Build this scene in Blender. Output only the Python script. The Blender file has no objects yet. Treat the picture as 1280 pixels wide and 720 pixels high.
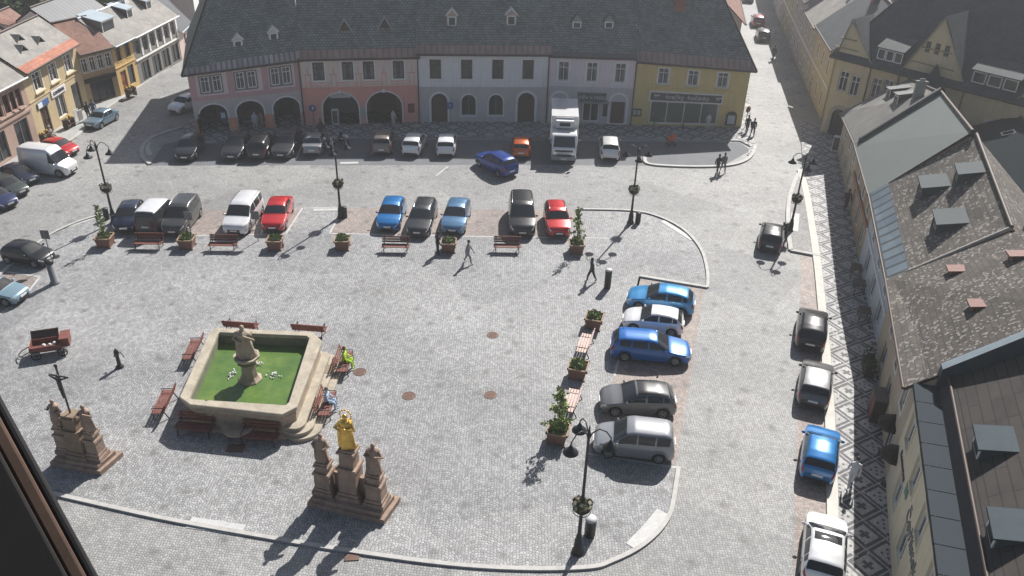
import bpy, bmesh, math, random
from mathutils import Vector, Matrix
random.seed(7)
R = math.radians; PI = math.pi
SC = bpy.context.scene
COL = SC.collection
# ------------------------------------------------------------------ camera
CF, CTH, CROLL, CH = 1040.0, R(31), R(1.8), 27.5
_fw = Vector((0, math.cos(CTH), -math.sin(CTH))); _rt = Vector((1, 0, 0)); _up = _rt.cross(_fw)
_r2 = _rt * math.cos(CROLL) + _up * math.sin(CROLL); _u2 = _up * math.cos(CROLL) - _rt * math.sin(CROLL)
CAM = Vector((0, 0, CH))
def G(px, py, z=0.0):
    d = _fw + _r2 * ((px - 640) / CF) - _u2 * ((py - 360) / CF)
    return CAM + d * ((z - CH) / d.z)
def P(p):
    v = Vector(p) - CAM; d = v.dot(_fw)
    return (640 + CF * v.dot(_r2) / d, 360 - CF * v.dot(_u2) / d)
def height_at(base, top):
    b = G(*base); lo, hi = 0.0, 26.0
    for _ in range(40):
        m = (lo + hi) / 2
        if P((b.x, b.y, m))[1] > top[1]: lo = m
        else: hi = m
    return lo
cd = bpy.data.cameras.new('camera'); cam = bpy.data.objects.new('camera', cd); COL.objects.link(cam)
cd.sensor_width = 36; cd.lens = 36 * CF / 1280; cd.clip_start = 0.1; cd.clip_end = 3000
cam.matrix_world = Matrix(((_r2.x, _u2.x, -_fw.x, 0), (_r2.y, _u2.y, -_fw.y, 0), (_r2.z, _u2.z, -_fw.z, CH), (0, 0, 0, 1)))
SC.camera = cam
# ------------------------------------------------------------------ materials
class NB:
    """tiny node-maths helper"""
    def __init__(s, name):
        s.m = bpy.data.materials.new(name); s.m.use_nodes = True; s.t = s.m.node_tree; s.n = s.t.nodes; s.l = s.t.links
        s.b = s.n['Principled BSDF']
    def inp(s, node, i, v):
        if hasattr(v, 'is_linked') or hasattr(v, 'links'): s.l.new(v, node.inputs[i])
        else: node.inputs[i].default_value = v
    def math(s, op, a, b=0.0, c=0.0):
        k = s.n.new('ShaderNodeMath'); k.operation = op; s.inp(k, 0, a); s.inp(k, 1, b); s.inp(k, 2, c); return k.outputs[0]
    def mix(s, f, a, b, mode='MIX'):
        k = s.n.new('ShaderNodeMix'); k.data_type = 'RGBA'; k.blend_type = mode
        s.inp(k, 0, f); s.inp(k, 6, a if not isinstance(a, tuple) else (*a[:3], 1)); s.inp(k, 7, b if not isinstance(b, tuple) else (*b[:3], 1)); return k.outputs[2]
    def co(s, kind='Object'):
        return s.n.new('ShaderNodeTexCoord').outputs[kind]
    def pos(s): return s.n.new('ShaderNodeNewGeometry').outputs['Position']
    def sep(s, v):
        k = s.n.new('ShaderNodeSeparateXYZ'); s.l.new(v, k.inputs[0]); return k.outputs
    def comb(s, x, y, z=0.0):
        k = s.n.new('ShaderNodeCombineXYZ'); s.inp(k, 0, x); s.inp(k, 1, y); s.inp(k, 2, z); return k.outputs[0]
    def noise(s, v, sc, det=4.0, rough=0.6):
        k = s.n.new('ShaderNodeTexNoise'); s.l.new(v, k.inputs['Vector']); k.inputs['Scale'].default_value = sc
        k.inputs['Detail'].default_value = det; k.inputs['Roughness'].default_value = rough; return k.outputs[0]
    def vor(s, v, sc, feat='F1', rnd=1.0):
        k = s.n.new('ShaderNodeTexVoronoi'); k.voronoi_dimensions = '2D'; k.feature = feat
        s.l.new(v, k.inputs['Vector']); k.inputs['Scale'].default_value = sc; k.inputs['Randomness'].default_value = rnd; return k.outputs
    def ramp(s, f, stops):
        k = s.n.new('ShaderNodeValToRGB'); s.l.new(f, k.inputs[0]); e = k.color_ramp.elements
        while len(e) < len(stops): e.new(0.5)
        for q, (p, c) in zip(e, stops): q.position = p; q.color = (*c, 1) if len(c) == 3 else c
        return k.outputs[0]
    def bump(s, h, st=0.4, d=0.02):
        k = s.n.new('ShaderNodeBump'); k.inputs['Strength'].default_value = st; k.inputs['Distance'].default_value = d
        s.l.new(h, k.inputs['Height']); s.l.new(k.outputs[0], s.b.inputs['Normal'])
    def fin(s, col, rough=0.8, metal=0.0, **kw):
        s.inp(s.b, 'Base Color', (*col, 1) if isinstance(col, tuple) else col); s.inp(s.b, 'Roughness', rough); s.b.inputs['Metallic'].default_value = metal
        for k, v in kw.items(): s.b.inputs[k.replace('_', ' ')].default_value = v
        return s.m
_mc = {}
def mul(c, k): return tuple(min(1, x * k) for x in c[:3])
def surf(name, c, rough=0.8, metal=0.0, var=0.18, sc=1.5, bump=0.0, streak=False, **kw):
    """generic weathered surface"""
    if name in _mc: return _mc[name]
    n = NB(name); v = n.co('Object')
    f = n.noise(v, sc, 5.0, 0.65); f2 = n.noise(v, sc * 9, 3.0)
    ff = n.math('ADD', n.math('MULTIPLY', f, 0.7), n.math('MULTIPLY', f2, 0.3))
    col = n.ramp(ff, [(0.3, mul(c, 1 - var)), (0.7, mul(c, 1 + var))])
    if streak:
        x, y, z = n.sep(v)[:3]
        st = n.noise(n.comb(n.math('MULTIPLY', x, 5.0), n.math('MULTIPLY', y, 5.0), n.math('MULTIPLY', z, 0.35)), 1.0, 4.0, 0.7)
        col = n.mix(n.math('MULTIPLY', n.math('GREATER_THAN', st, 0.0), n.ramp(st, [(0.5, (0, 0, 0)), (0.8, (0.6, 0.6, 0.6))])), col, mul(c, 0.6))
    if bump: n.bump(f2, bump, 0.02)
    _mc[name] = n.fin(col, rough, metal, **kw); return _mc[name]
def flat(name, c, rough=0.5, metal=0.0, **kw):
    if name in _mc: return _mc[name]
    n = NB(name); f = n.noise(n.co('Object'), 6.0, 3.0)
    _mc[name] = n.fin(n.ramp(f, [(0.3, mul(c, 0.93)), (0.7, mul(c, 1.07))]), rough, metal, **kw); return _mc[name]
def cobble(name, lo, hi, fan=True, size=0.12, joint=0.35, tint=None):
    n = NB(name); p = n.pos(); x, y, z = n.sep(p)[:3]
    if fan:
        Pw = 1.9
        fr = n.math('FRACT', n.math('MULTIPLY', x, 1 / Pw)); xl = n.math('MULTIPLY', n.math('SUBTRACT', fr, 0.5), Pw)
        yy = n.math('SUBTRACT', y, n.math('SQRT', n.math('SUBTRACT', 1.25, n.math('MULTIPLY', xl, xl))))
    else:
        yy = n.math('ADD', y, n.math('MULTIPLY', x, 0.08))
    v = n.comb(x, yy)
    vo = n.vor(v, 1 / size, 'F1', 0.62); ed = n.vor(v, 1 / size, 'DISTANCE_TO_EDGE', 0.62)
    val = n.sep(vo['Color'])[0]
    mid = tuple((a + b) / 2 for a, b in zip(lo, hi))
    c = n.ramp(val, [(0.0, lo), (0.55, mid), (1.0, hi)])
    j = n.ramp(ed['Distance'], [(0.02, (joint,) * 3), (0.12, (1, 1, 1))])
    c = n.mix(1.0, c, j, 'MULTIPLY')
    big = n.noise(p, 0.16, 5.0, 0.6); med = n.noise(p, 1.6, 5.0, 0.7)
    c = n.mix(1.0, c, n.ramp(big, [(0.3, (0.8, 0.8, 0.8)), (0.7, (1.12, 1.12, 1.12))]), 'MULTIPLY')
    c = n.mix(1.0, c, n.ramp(med, [(0.32, (0.88, 0.88, 0.89)), (0.68, (1.08, 1.08, 1.07))]), 'MULTIPLY')
    rep = n.vor(n.comb(n.math('MULTIPLY', x, 0.11), n.math('MULTIPLY', y, 0.17)), 1.0, 'F1', 1.0); rv = n.sep(rep['Color'])[1]
    c = n.mix(1.0, c, n.ramp(rv, [(0.0, (0.86, 0.86, 0.87)), (0.5, (1.0, 1.0, 1.0)), (1.0, (1.08, 1.075, 1.06))]), 'MULTIPLY')
    stn = n.noise(p, 0.55, 6.0, 0.75)
    c = n.mix(n.ramp(stn, [(0.56, (0, 0, 0)), (0.75, (0.55,) * 3)]), c, (0.13, 0.13, 0.125))
    spot = n.vor(p, 0.42, 'F1', 1.0)['Distance']
    c = n.mix(n.ramp(spot, [(0.03, (0.55,) * 3), (0.14, (0, 0, 0))]), c, (0.09, 0.09, 0.085))
    n.bump(ed['Distance'], 0.55, 0.03)
    return n.fin(c, 0.72)
def tiles(name, c1, c2, w=0.3, h=0.2, mortar=(0.03, 0.03, 0.03), rough=0.75, light=None, spec=0.3, ms=0.03):
    if name in _mc: return _mc[name]
    n = NB(name); uv = n.co('UV')
    k = n.n.new('ShaderNodeTexBrick'); n.l.new(uv, k.inputs['Vector'])
    for nm, q in (('Color1', c1), ('Color2', c2), ('Mortar', mortar)): k.inputs[nm].default_value = (*q, 1)
    k.inputs['Scale'].default_value = 1.0; k.inputs['Brick Width'].default_value = w; k.inputs['Row Height'].default_value = h
    k.inputs['Mortar Size'].default_value = ms * h; k.inputs['Bias'].default_value = 0.0
    c = k.outputs[0]
    big = n.noise(uv, 0.5, 5.0, 0.65)
    c = n.mix(1.0, c, n.ramp(big, [(0.3, (0.72, 0.72, 0.72)), (0.7, (1.22, 1.2, 1.16))]), 'MULTIPLY')
    if light:
        sp = n.vor(uv, 1 / (w * .3), 'F1', 1.0); rnd = n.sep(sp['Color'])[0]; pat = n.noise(uv, 0.35, 3.0)
        f = n.math('MULTIPLY', n.math('GREATER_THAN', rnd, 0.86), n.math('GREATER_THAN', n.math('ADD', pat, n.math('MULTIPLY', rnd, 0.15)), 0.58))
        c = n.mix(n.math('MULTIPLY', f, 0.65), c, light)
    n.bump(k.outputs[1], -0.6, 0.03)
    _mc[name] = n.fin(c, rough, 0.0, Specular_IOR_Level=spec); return _mc[name]
def mosaic(name):
    n = NB(name); x, y, z = n.sep(n.co('Object'))[:3]
    Pd = 1.75; Wd = 1.75
    fx = n.math('ABSOLUTE', n.math('SUBTRACT', n.math('FRACT', n.math('MULTIPLY', x, 1 / Pd)), 0.5))
    fy = n.math('ABSOLUTE', n.math('SUBTRACT', n.math('FRACT', n.math('MULTIPLY', y, 1 / Wd)), 0.5))
    d = n.math('ADD', fx, fy)
    ring = n.math('MULTIPLY', n.math('GREATER_THAN', d, 0.355), n.math('LESS_THAN', d, 0.47))
    ring2 = n.math('MULTIPLY', n.math('GREATER_THAN', d, 0.53), n.math('LESS_THAN', d, 0.66))
    cx = n.math('MULTIPLY', n.math('LESS_THAN', d, 0.19), n.math('GREATER_THAN', n.math('MAXIMUM', n.math('MULTIPLY', n.math('GREATER_THAN', d, 0.11), n.math('GREATER_THAN', n.math('ABSOLUTE', n.math('SUBTRACT', fx, fy)), 0.09)), n.math('LESS_THAN', d, 0.04)), 0.5))
    corner = n.math('MULTIPLY', n.math('GREATER_THAN', d, 0.80), n.math('LESS_THAN', n.math('ABSOLUTE', n.math('SUBTRACT', fx, fy)), 0.07))
    m = n.math('MINIMUM', 1.0, n.math('ADD', n.math('ADD', ring, ring2), n.math('ADD', cx, corner)))
    vo = n.vor(n.co('Object'), 14.0, 'F1', 0.7); v = n.sep(vo['Color'])[0]
    wob = n.noise(n.co('Object'), 3.0, 3.0); m = n.math('MULTIPLY', m, n.math('GREATER_THAN', wob, 0.36))
    lt = n.ramp(v, [(0, (0.30, 0.295, 0.285)), (1, (0.48, 0.475, 0.46))]); dk = n.ramp(v, [(0, (0.06, 0.06, 0.065)), (1, (0.11, 0.11, 0.12))])
    c = n.mix(m, lt, dk)
    md = n.noise(n.co('Object'), 0.7, 4.0)
    c = n.mix(1.0, c, n.ramp(md, [(0.3, (0.75,) * 3), (0.7, (1.1,) * 3)]), 'MULTIPLY')
    return n.fin(c, 0.75)
def paint(c, metal=0.3, rough=0.28):
    nm = 'paint_%d_%d_%d' % tuple(int(q * 255) for q in c)
    if nm in _mc: return _mc[nm]
    n = NB(nm); f = n.noise(n.co('Object'), 2.5, 4.0)
    n.fin(n.ramp(f, [(0.3, mul(c, 0.94)), (0.7, mul(c, 1.05))]), rough, metal, Coat_Weight=0.7, Coat_Roughness=0.06)
    _mc[nm] = n.m; return n.m
def leafmat(name, a, b):
    if name in _mc: return _mc[name]
    n = NB(name); g = n.n.new('ShaderNodeNewGeometry')
    c = n.ramp(g.outputs['Random Per Island'], [(0, a), (1, b)])
    _mc[name] = n.fin(c, 0.6); n.b.inputs['Specular IOR Level'].default_value = 0.25; return n.m
M = {}
M['glass'] = flat('window_glass', (0.025, 0.03, 0.035), 0.12)
M['carglass'] = flat('car_glass', (0.025, 0.029, 0.033), 0.06)
M['black'] = flat('black_plastic', (0.012, 0.012, 0.013), 0.55)
M['rubber'] = flat('tyre_rubber', (0.02, 0.02, 0.02), 0.8)
M['iron'] = surf('painted_iron', (0.028, 0.03, 0.031), 0.5, 0.3, 0.25, 4.0)
M['alloy'] = flat('alloy', (0.45, 0.45, 0.46), 0.35, 0.8)
M['chrome'] = flat('chrome', (0.7, 0.7, 0.72), 0.2, 1.0)
M['lamp'] = flat('headlight_glass', (0.75, 0.77, 0.8), 0.08, 0.5)
M['red_lens'] = flat('red_lens', (0.35, 0.012, 0.012), 0.15)
M['plate'] = flat('plate_white', (0.75, 0.75, 0.72), 0.4)
M['whitepaint'] = surf('white_stone', (0.44, 0.44, 0.43), 0.7, 0, 0.2, 3.0)
M['white'] = flat('white_paint', (0.78, 0.78, 0.76), 0.5)
M['kerb'] = surf('granite_kerb', (0.40, 0.39, 0.37), 0.75, 0, 0.22, 2.5, 0.2)
M['wood'] = surf('red_brown_wood', (0.17, 0.055, 0.04), 0.6, 0, 0.3, 3.0)
M['darkwood'] = surf('dark_wood', (0.05, 0.03, 0.022), 0.6, 0, 0.3, 3.0)
M['sand'] = surf('sandstone', (0.34, 0.275, 0.205), 0.85, 0, 0.38, 1.2, 0.4, True)
M['sandpale'] = surf('pale_sandstone', (0.37, 0.325, 0.255), 0.85, 0, 0.34, 1.6, 0.4)
M['sandred'] = surf('red_sandstone', (0.30, 0.215, 0.165), 0.85, 0, 0.45, 2.2, 0.5, True)
M['gold'] = surf('gilding', (0.78, 0.50, 0.12), 0.42, 0.8, .35, 3.0, .5)
M['soil'] = surf('soil', (0.05, 0.04, 0.03), 0.95)
M['zinc'] = surf('zinc_sheet', (0.36, 0.42, 0.46), 0.5, 0.2, 0.12, 1.0)
M['rust'] = surf('manhole_iron', (0.13, 0.075, 0.055), 0.7, 0.2, 0.25, 6.0)
# ------------------------------------------------------------------ mesh builder
class MB:
    def __init__(s): s.v = []; s.f = []; s.mi = []; s.uv = []; s.sm = []
    def face(s, pts, mi=0, uv=None, smooth=False):
        b = len(s.v); s.v += [tuple(p) for p in pts]; s.f.append(tuple(range(b, b + len(pts)))); s.mi.append(mi); s.sm.append(smooth)
        s.uv.append(uv if uv else [(0, 0)] * len(pts))
    def mesh(s, verts, faces, mi=0, smooth=False):
        b = len(s.v); s.v += [tuple(p) for p in verts]
        for f in faces:
            s.f.append(tuple(b + i for i in f)); s.mi.append(mi); s.sm.append(smooth); s.uv.append([(0, 0)] * len(f))
    def box(s, c, d, rz=0.0, mi=0, taper=1.0):
        cx, cy, cz = c; hx, hy, hz = d[0] / 2, d[1] / 2, d[2] / 2; co, si = math.cos(rz), math.sin(rz); vs = []
        for z, k in ((-hz, 1.0), (hz, taper)):
            for x, y in ((-hx, -hy), (hx, -hy), (hx, hy), (-hx, hy)):
                x *= k; y *= k; vs.append((cx + x * co - y * si, cy + x * si + y * co, cz + z))
        s.mesh(vs, [(3, 2, 1, 0), (4, 5, 6, 7), (0, 1, 5, 4), (1, 2, 6, 5), (2, 3, 7, 6), (3, 0, 4, 7)], mi)
    def prism(s, poly, z0, z1, mi=0, mt=None):
        n = len(poly)
        ar = sum(poly[i][0] * poly[(i + 1) % n][1] - poly[(i + 1) % n][0] * poly[i][1] for i in range(n))
        if ar < 0: poly = poly[::-1]
        vs = [(p[0], p[1], z0) for p in poly] + [(p[0], p[1], z1) for p in poly]
        s.mesh(vs, [(i, (i + 1) % n, n + (i + 1) % n, n + i) for i in range(n)] + [tuple(range(n - 1, -1, -1))], mi)
        s.mesh(vs[n:], [tuple(range(n))], mi if mt is None else mt)
    def path(s, pts, rad, n=8, mi=0, smooth=True, cap=True):
        pts = [Vector(p) for p in pts]; rings = []; k = len(pts)
        if not isinstance(rad, (list, tuple)): rad = [rad] * k
        prev = None; vs = []
        for i, p in enumerate(pts):
            t = (pts[min(i + 1, k - 1)] - pts[max(i - 1, 0)]).normalized()
            if prev is None:
                a = t.orthogonal().normalized()
            else:
                a = prev - t * prev.dot(t); a = a.normalized() if a.length > 1e-6 else t.orthogonal().normalized()
            prev = a; b = t.cross(a)
            for j in range(n):
                an = 2 * PI * j / n; vs.append(p + (a * math.cos(an) + b * math.sin(an)) * rad[i])
        fs = [(i * n + j, i * n + (j + 1) % n, (i + 1) * n + (j + 1) % n, (i + 1) * n + j) for i in range(k - 1) for j in range(n)]
        s.mesh(vs, fs, mi, smooth)
        if cap: s.mesh(vs[:n], [tuple(range(n - 1, -1, -1))], mi); s.mesh(vs[-n:], [tuple(range(n))], mi)
    def lathe(s, prof, n=16, c=(0, 0, 0), mi=0, smooth=True, mod=None, sx=1.0, sy=1.0, rot=0.0):
        vs = []
        for r, z in prof:
            for j in range(n):
                a = 2 * PI * j / n + rot; q = r * (mod(a, z) if mod else 1.0)
                vs.append((c[0] + q * math.cos(a) * sx, c[1] + q * math.sin(a) * sy, c[2] + z))
        k = len(prof)
        fs = [(i * n + j, i * n + (j + 1) % n, (i + 1) * n + (j + 1) % n, (i + 1) * n + j) for i in range(k - 1) for j in range(n)]
        fs += [tuple(range(n - 1, -1, -1)), tuple((k - 1) * n + j for j in range(n))]
        s.mesh(vs, fs, mi, smooth)
    def ball(s, c, r, mi=0, n=10, k=7, sq=(1, 1, 1)):
        prof = [(r * math.sin(PI * i / k) + 1e-4, -r * math.cos(PI * i / k)) for i in range(k + 1)]
        vs = []
        for q, z in prof:
            for j in range(n):
                a = 2 * PI * j / n; vs.append((c[0] + q * math.cos(a) * sq[0], c[1] + q * math.sin(a) * sq[1], c[2] + z * sq[2]))
        s.mesh(vs, [(i * n + j, i * n + (j + 1) % n, (i + 1) * n + (j + 1) % n, (i + 1) * n + j) for i in range(k) for j in range(n)], mi, True)
    def xform(s, mt):
        s.v = [tuple(mt @ Vector(p)) for p in s.v]; return s
    def build(s, name, mats, parent=None):
        me = bpy.data.meshes.new(name); me.from_pydata(s.v, [], s.f)
        if not isinstance(mats, (list, tuple)): mats = [mats]
        for m in mats: me.materials.append(m)
        me.polygons.foreach_set('material_index', s.mi); me.polygons.foreach_set('use_smooth', s.sm)
        ul = me.uv_layers.new(name='UVMap'); flatuv = []
        for u in s.uv:
            for a in u: flatuv += [a[0], a[1]]
        ul.data.foreach_set('uv', flatuv); me.update()
        o = bpy.data.objects.new(name, me); COL.objects.link(o)
        if parent is not None: o.parent = parent
        return o
def tag(o, label=None, cat=None, group=None, kind=None):
    if label: o['label'] = label
    if cat: o['category'] = cat
    if group: o['group'] = group
    if kind: o['kind'] = kind
    return o
def thing(name, label, cat, loc=(0, 0, 0), rz=0.0, group=None):
    o = bpy.data.objects.new(name, None); COL.objects.link(o); o.location = loc; o.rotation_euler = (0, 0, rz); o.empty_display_size = 0.3
    return tag(o, label, cat, group)
def struct(name, mb, m, parent=None): return tag(mb.build(name, m, parent), kind='structure')
def band_pts(pts, w, off=0.0):
    pts = [Vector((p[0], p[1], 0)) for p in pts]; L = []; Rr = []
    for i, p in enumerate(pts):
        t = (pts[min(i + 1, len(pts) - 1)] - pts[max(i - 1, 0)]).normalized(); nrm = Vector((-t.y, t.x, 0))
        L.append(p + nrm * (off + w / 2)); Rr.append(p + nrm * (off - w / 2))
    return L, Rr
def band(mb, pts, w, z0, z1, mi=0):
    L, Rr = band_pts(pts, w)
    n = len(L); vs = []
    for a, b in zip(L, Rr): vs += [(a.x, a.y, z0), (b.x, b.y, z0), (b.x, b.y, z1), (a.x, a.y, z1)]
    fs = []
    for i in range(n - 1):
        q = i * 4; r = q + 4
        fs += [(q + 3, q + 2, r + 2, r + 3), (q + 2, q + 1, r + 1, r + 2), (q, q + 3, r + 3, r)]
    fs += [(0, 1, 2, 3), (4 * n - 1, 4 * n - 2, 4 * n - 3, 4 * n - 4)]
    mb.mesh(vs, fs, mi)
def smooth_poly(pts, k=6):
    out = []; n = len(pts)
    for i in range(n - 1):
        p0, p1, p2, p3 = pts[max(i - 1, 0)], pts[i], pts[i + 1], pts[min(i + 2, n - 1)]
        for j in range(k):
            t = j / k
            out.append(tuple(0.5 * (2 * b + (c - a) * t + (2 * a - 5 * b + 4 * c - d) * t * t + (3 * b - a - 3 * c + d) * t ** 3) for a, b, c, d in zip(p0, p1, p2, p3)))
    out.append(tuple(pts[-1])); return out
def text_mesh(s, size, depth=0.02):
    cu = bpy.data.curves.new('t', 'FONT'); cu.body = s; cu.size = size; cu.extrude = depth; cu.align_x = 'CENTER'; cu.align_y = 'CENTER'; cu.resolution_u = 2
    o = bpy.data.objects.new('t', cu); COL.objects.link(o)
    me = bpy.data.meshes.new_from_object(o.evaluated_get(bpy.context.evaluated_depsgraph_get())); bpy.data.objects.remove(o); bpy.data.curves.remove(cu)
    return me
def text_obj(name, s, size, mat, parent, mtx, depth=0.02):
    me = text_mesh(s, size, depth); me.transform(mtx); me.name = name; me.materials.clear(); me.materials.append(mat)
    o = bpy.data.objects.new(name, me); COL.objects.link(o); o.parent = parent; return o
# ------------------------------------------------------------------ light
HAZE = 0.0008
SUN_EL, SUN_AZ = R(42), R(26)          # azimuth measured from +Y towards +X
w = bpy.data.worlds.new('World'); SC.world = w; w.use_nodes = True
sk = w.node_tree.nodes.new('ShaderNodeTexSky'); sk.sky_type = 'NISHITA'; sk.sun_disc = False; sk.sun_elevation = SUN_EL; sk.sun_rotation = SUN_AZ; sk.dust_density = 2.0
bg = w.node_tree.nodes['Background']; w.node_tree.links.new(sk.outputs[0], bg.inputs[0]); bg.inputs[1].default_value = 0.05
ld = bpy.data.lights.new('sun', 'SUN'); ld.energy = 5.0; ld.angle = R(0.5); ld.color = (1.0, 0.965, 0.925)
lo = bpy.data.objects.new('sun', ld); COL.objects.link(lo)
sd = Vector((math.sin(SUN_AZ) * math.cos(SUN_EL), math.cos(SUN_AZ) * math.cos(SUN_EL), math.sin(SUN_EL)))
lo.rotation_euler = sd.to_track_quat('Z', 'Y').to_euler()
SC.view_settings.view_transform = 'Standard'; SC.view_settings.look = 'None'; SC.view_settings.exposure = 0.65; SC.view_settings.gamma = 1.0
# ------------------------------------------------------------------ ground
MC_road = cobble('road_cobbles', (0.25, 0.25, 0.245), (0.36, 0.36, 0.35), False, 0.125, 0.34)
MC_sq = cobble('square_cobbles', (0.235, 0.237, 0.24), (0.385, 0.388, 0.39), True, 0.135, 0.28)
MC_red = cobble('red_cobbles', (0.24, 0.195, 0.175), (0.36, 0.31, 0.28), False, 0.13, 0.6)
M_asph = surf('asphalt', (0.13, 0.135, 0.145), 0.85, 0, 0.15, 1.0, 0.2)
M_mos = mosaic('mosaic_paving')
mb = MB(); mb.face([(-300, -60, 0), (300, -60, 0), (300, 420, 0), (-300, 420, 0)]); struct('ground', mb, MC_road)
def sheet(name, px, z, m):
    mb = MB(); pts = [G(*p) for p in px]
    n = len(pts); ar = sum(pts[i].x * pts[(i + 1) % n].y - pts[(i + 1) % n].x * pts[i].y for i in range(n))
    if ar < 0: pts = pts[::-1]
    mb.face([(p.x, p.y, z) for p in pts]); return struct(name, mb, m)
edge_px = [(-60, 590), (75, 620), (200, 648), (320, 670), (440, 690), (560, 706), (660, 712), (737, 710), (765, 702), (796, 687), (818, 670), (832, 653), (840, 634), (848, 585)]
right_px = [(884, 360), (884, 340), (876, 312), (855, 288), (825, 272), (790, 264), (720, 262)]
left_px = [(235, 262), (150, 266), (112, 273), (70, 290), (40, 310), (10, 335), (-60, 400)]
sq = edge_px + [(845, 580), (865, 470), (882, 360)] + right_px[1:] + [(430, 259), (378, 260)] + left_px
sheet('square', sq, 0.004, MC_sq)
sheet('parking_bay', [(240, 263), (378, 261), (357, 293), (150, 296), (165, 266)], 0.008, MC_red)
sheet('parking_bay', [(430, 260), (718, 263), (712, 297), (414, 291)], 0.008, MC_red)
sheet('parking_bay', [(800, 348), (880, 361), (864, 470), (844, 582), (735, 566), (768, 470)], 0.008, MC_red)
sheet('parking_bay', [(8, 340), (50, 346), (30, 372), (-40, 420), (-60, 395)], 0.008, MC_red)
sheet('parking_strip', [(186, 207), (205, 180), (245, 172), (925, 178), (938, 188), (905, 207), (600, 206)], 0.004, M_asph)
sheet('parking_bay', [(1000, 320), (1023, 322), (1036, 460), (1042, 560), (1047, 720), (1047, 800), (990, 800), (994, 600), (999, 450)], 0.004, MC_red)
kb = MB()
for px in (edge_px, right_px, left_px[1:]): band(kb, smooth_poly([tuple(G(*p)[:2]) for p in px], 5), 0.2, 0.0, 0.1)
band(kb, [G(*p) for p in [(884, 360), (800, 346)]], 0.24, 0.0, 0.12)
struct('kerb', kb, M['kerb'])
kb = MB()
for px in ([(378, 260), (357, 293)], [(430, 258), (412, 292)], [(412, 292), (610, 296), (760, 298)], [(340, 262), (326, 293)], [(357, 293), (215, 295)], [(380, 260.5), (430, 259)],
           [(800, 346), (768, 470)], [(790, 384), (800, 346)], [(848, 585), (735, 567)], [(8, 340), (50, 346)], [(50, 346), (30, 372), (-40, 420)], [(464, 193), (470, 172)], [(370, 200), (380, 175)], [(560, 208), (545, 220)]):
    band(kb, [G(*p) for p in px], 0.13, 0.0, 0.016)
struct('parking_line', kb, M['whitepaint'])
kb = MB()
for px in ([(236, 653), (304, 663)], [(829, 640), (811, 662), (790, 684)], [(828, 276), (866, 300)], [(85, 283), (118, 272)], [(392, 262.5), (422, 262)], [(188, 194), (184, 182), (192, 170)], [(425, 204), (448, 203.5)]):
    band(kb, smooth_poly([tuple(G(*p)[:2]) for p in px], 4), 0.62 if px[0][1] > 600 else 0.4, 0.0, 0.02)
struct('pale_paving', kb, M['whitepaint'])
# pavement along the front row
def ground_frame(a, b):
    a = Vector(a[:2]); b = Vector(b[:2]); return math.atan2(b.y - a.y, b.x - a.x)
def slab(name, pts, z0, z1, m, rz, edge=None):
    o0 = pts[0]; mt = Matrix.Rotation(-rz, 4, 'Z') @ Matrix.Translation((-o0.x, -o0.y, 0))
    mb = MB(); mb.prism([tuple((mt @ Vector((p.x, p.y, 0)))[:2]) for p in pts], z0, z1, 1, 0)
    o = struct(name, mb, [m, M['kerb']]); o.location = (o0.x, o0.y, 0); o.rotation_euler = (0, 0, rz); return o
fp = [G(*p) for p in [(222, 182), (300, 179), (420, 174), (600, 171.5), (800, 174), (925, 177), (938, 184), (934, 194), (938, 196), (946, 185), (942, 172), (936, 120), (905, 0), (880, 0), (900, 140), (560, 120), (300, 130), (250, 130), (232, 160)]]
slab('front_pavement', fp, -0.05, 0.10, M_mos, R(1))
kb = MB(); band(kb, smooth_poly([tuple(G(*p)[:2]) for p in [(806, 198), (812, 206), (860, 209), (905, 208), (928, 203), (940, 194), (944, 182)]], 5), 0.3, 0, 0.13)
band(kb, smooth_poly([tuple(G(*p)[:2]) for p in [(228, 160), (196, 170), (180, 182), (178, 196), (188, 206)]], 5), 0.3, 0, 0.12)
struct('kerb', kb, M['kerb'])
kr = [(1004, 212), (1012, 240), (1020, 285), (1027, 330), (1034, 395), (1040, 460), (1046, 560), (1050, 700), (1051, 820)]
krw = smooth_poly([tuple(G(*p, 0.12)[:2]) for p in kr], 4)
rpts = [Vector((a, b, 0)) for a, b in krw] + [G(*p, 0.12) for p in [(1150, 900), (1140, 700), (1125, 520), (1112, 420), (1085, 300), (1060, 190), (1050, 165), (1000, 150)]]
kang = ground_frame(G(1046, 560), G(1027, 330))
slab('right_pavement', rpts, -0.05, 0.12, M_mos, kang)
mb = MB(); L, Rr = band_pts(krw, 0.5, -0.26)
band(mb, [((a + b) / 2)[:] for a, b in zip(L, Rr)], 0.5, 0.0, 0.128); struct('kerb', mb, surf('beige_kerb', (0.52, 0.50, 0.45), 0.8, 0, 0.2, 2.0))
# paved spit with lamp by the junction
tri = [G(*p) for p in [(1005, 214), (995, 225), (986, 255), (986, 285), (988, 312), (1024, 320), (1018, 270), (1010, 225)]]
mb = MB(); mb.prism([(p.x, p.y) for p in tri], -0.05, 0.10, 0); struct('paved_island', mb, cobble('island_cobbles', (0.17, 0.17, 0.17), (0.30, 0.30, 0.29), False, 0.1, 0.7))
kb = MB(); band(kb, smooth_poly([tuple(G(*p)[:2]) for p in [(1006, 212), (996, 222), (986, 252), (985, 285), (988, 314)]], 5), 0.3, 0, 0.14); band(kb, [G(988, 314), G(1025, 321)], 0.28, 0, 0.14); struct('kerb', kb, M['kerb'])
kb = MB(); band(kb, [G(*p) for p in [(994, 268), (992, 290)]], 0.6, 0.0, 0.108); struct('pale_paving', kb, M['whitepaint'])
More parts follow.
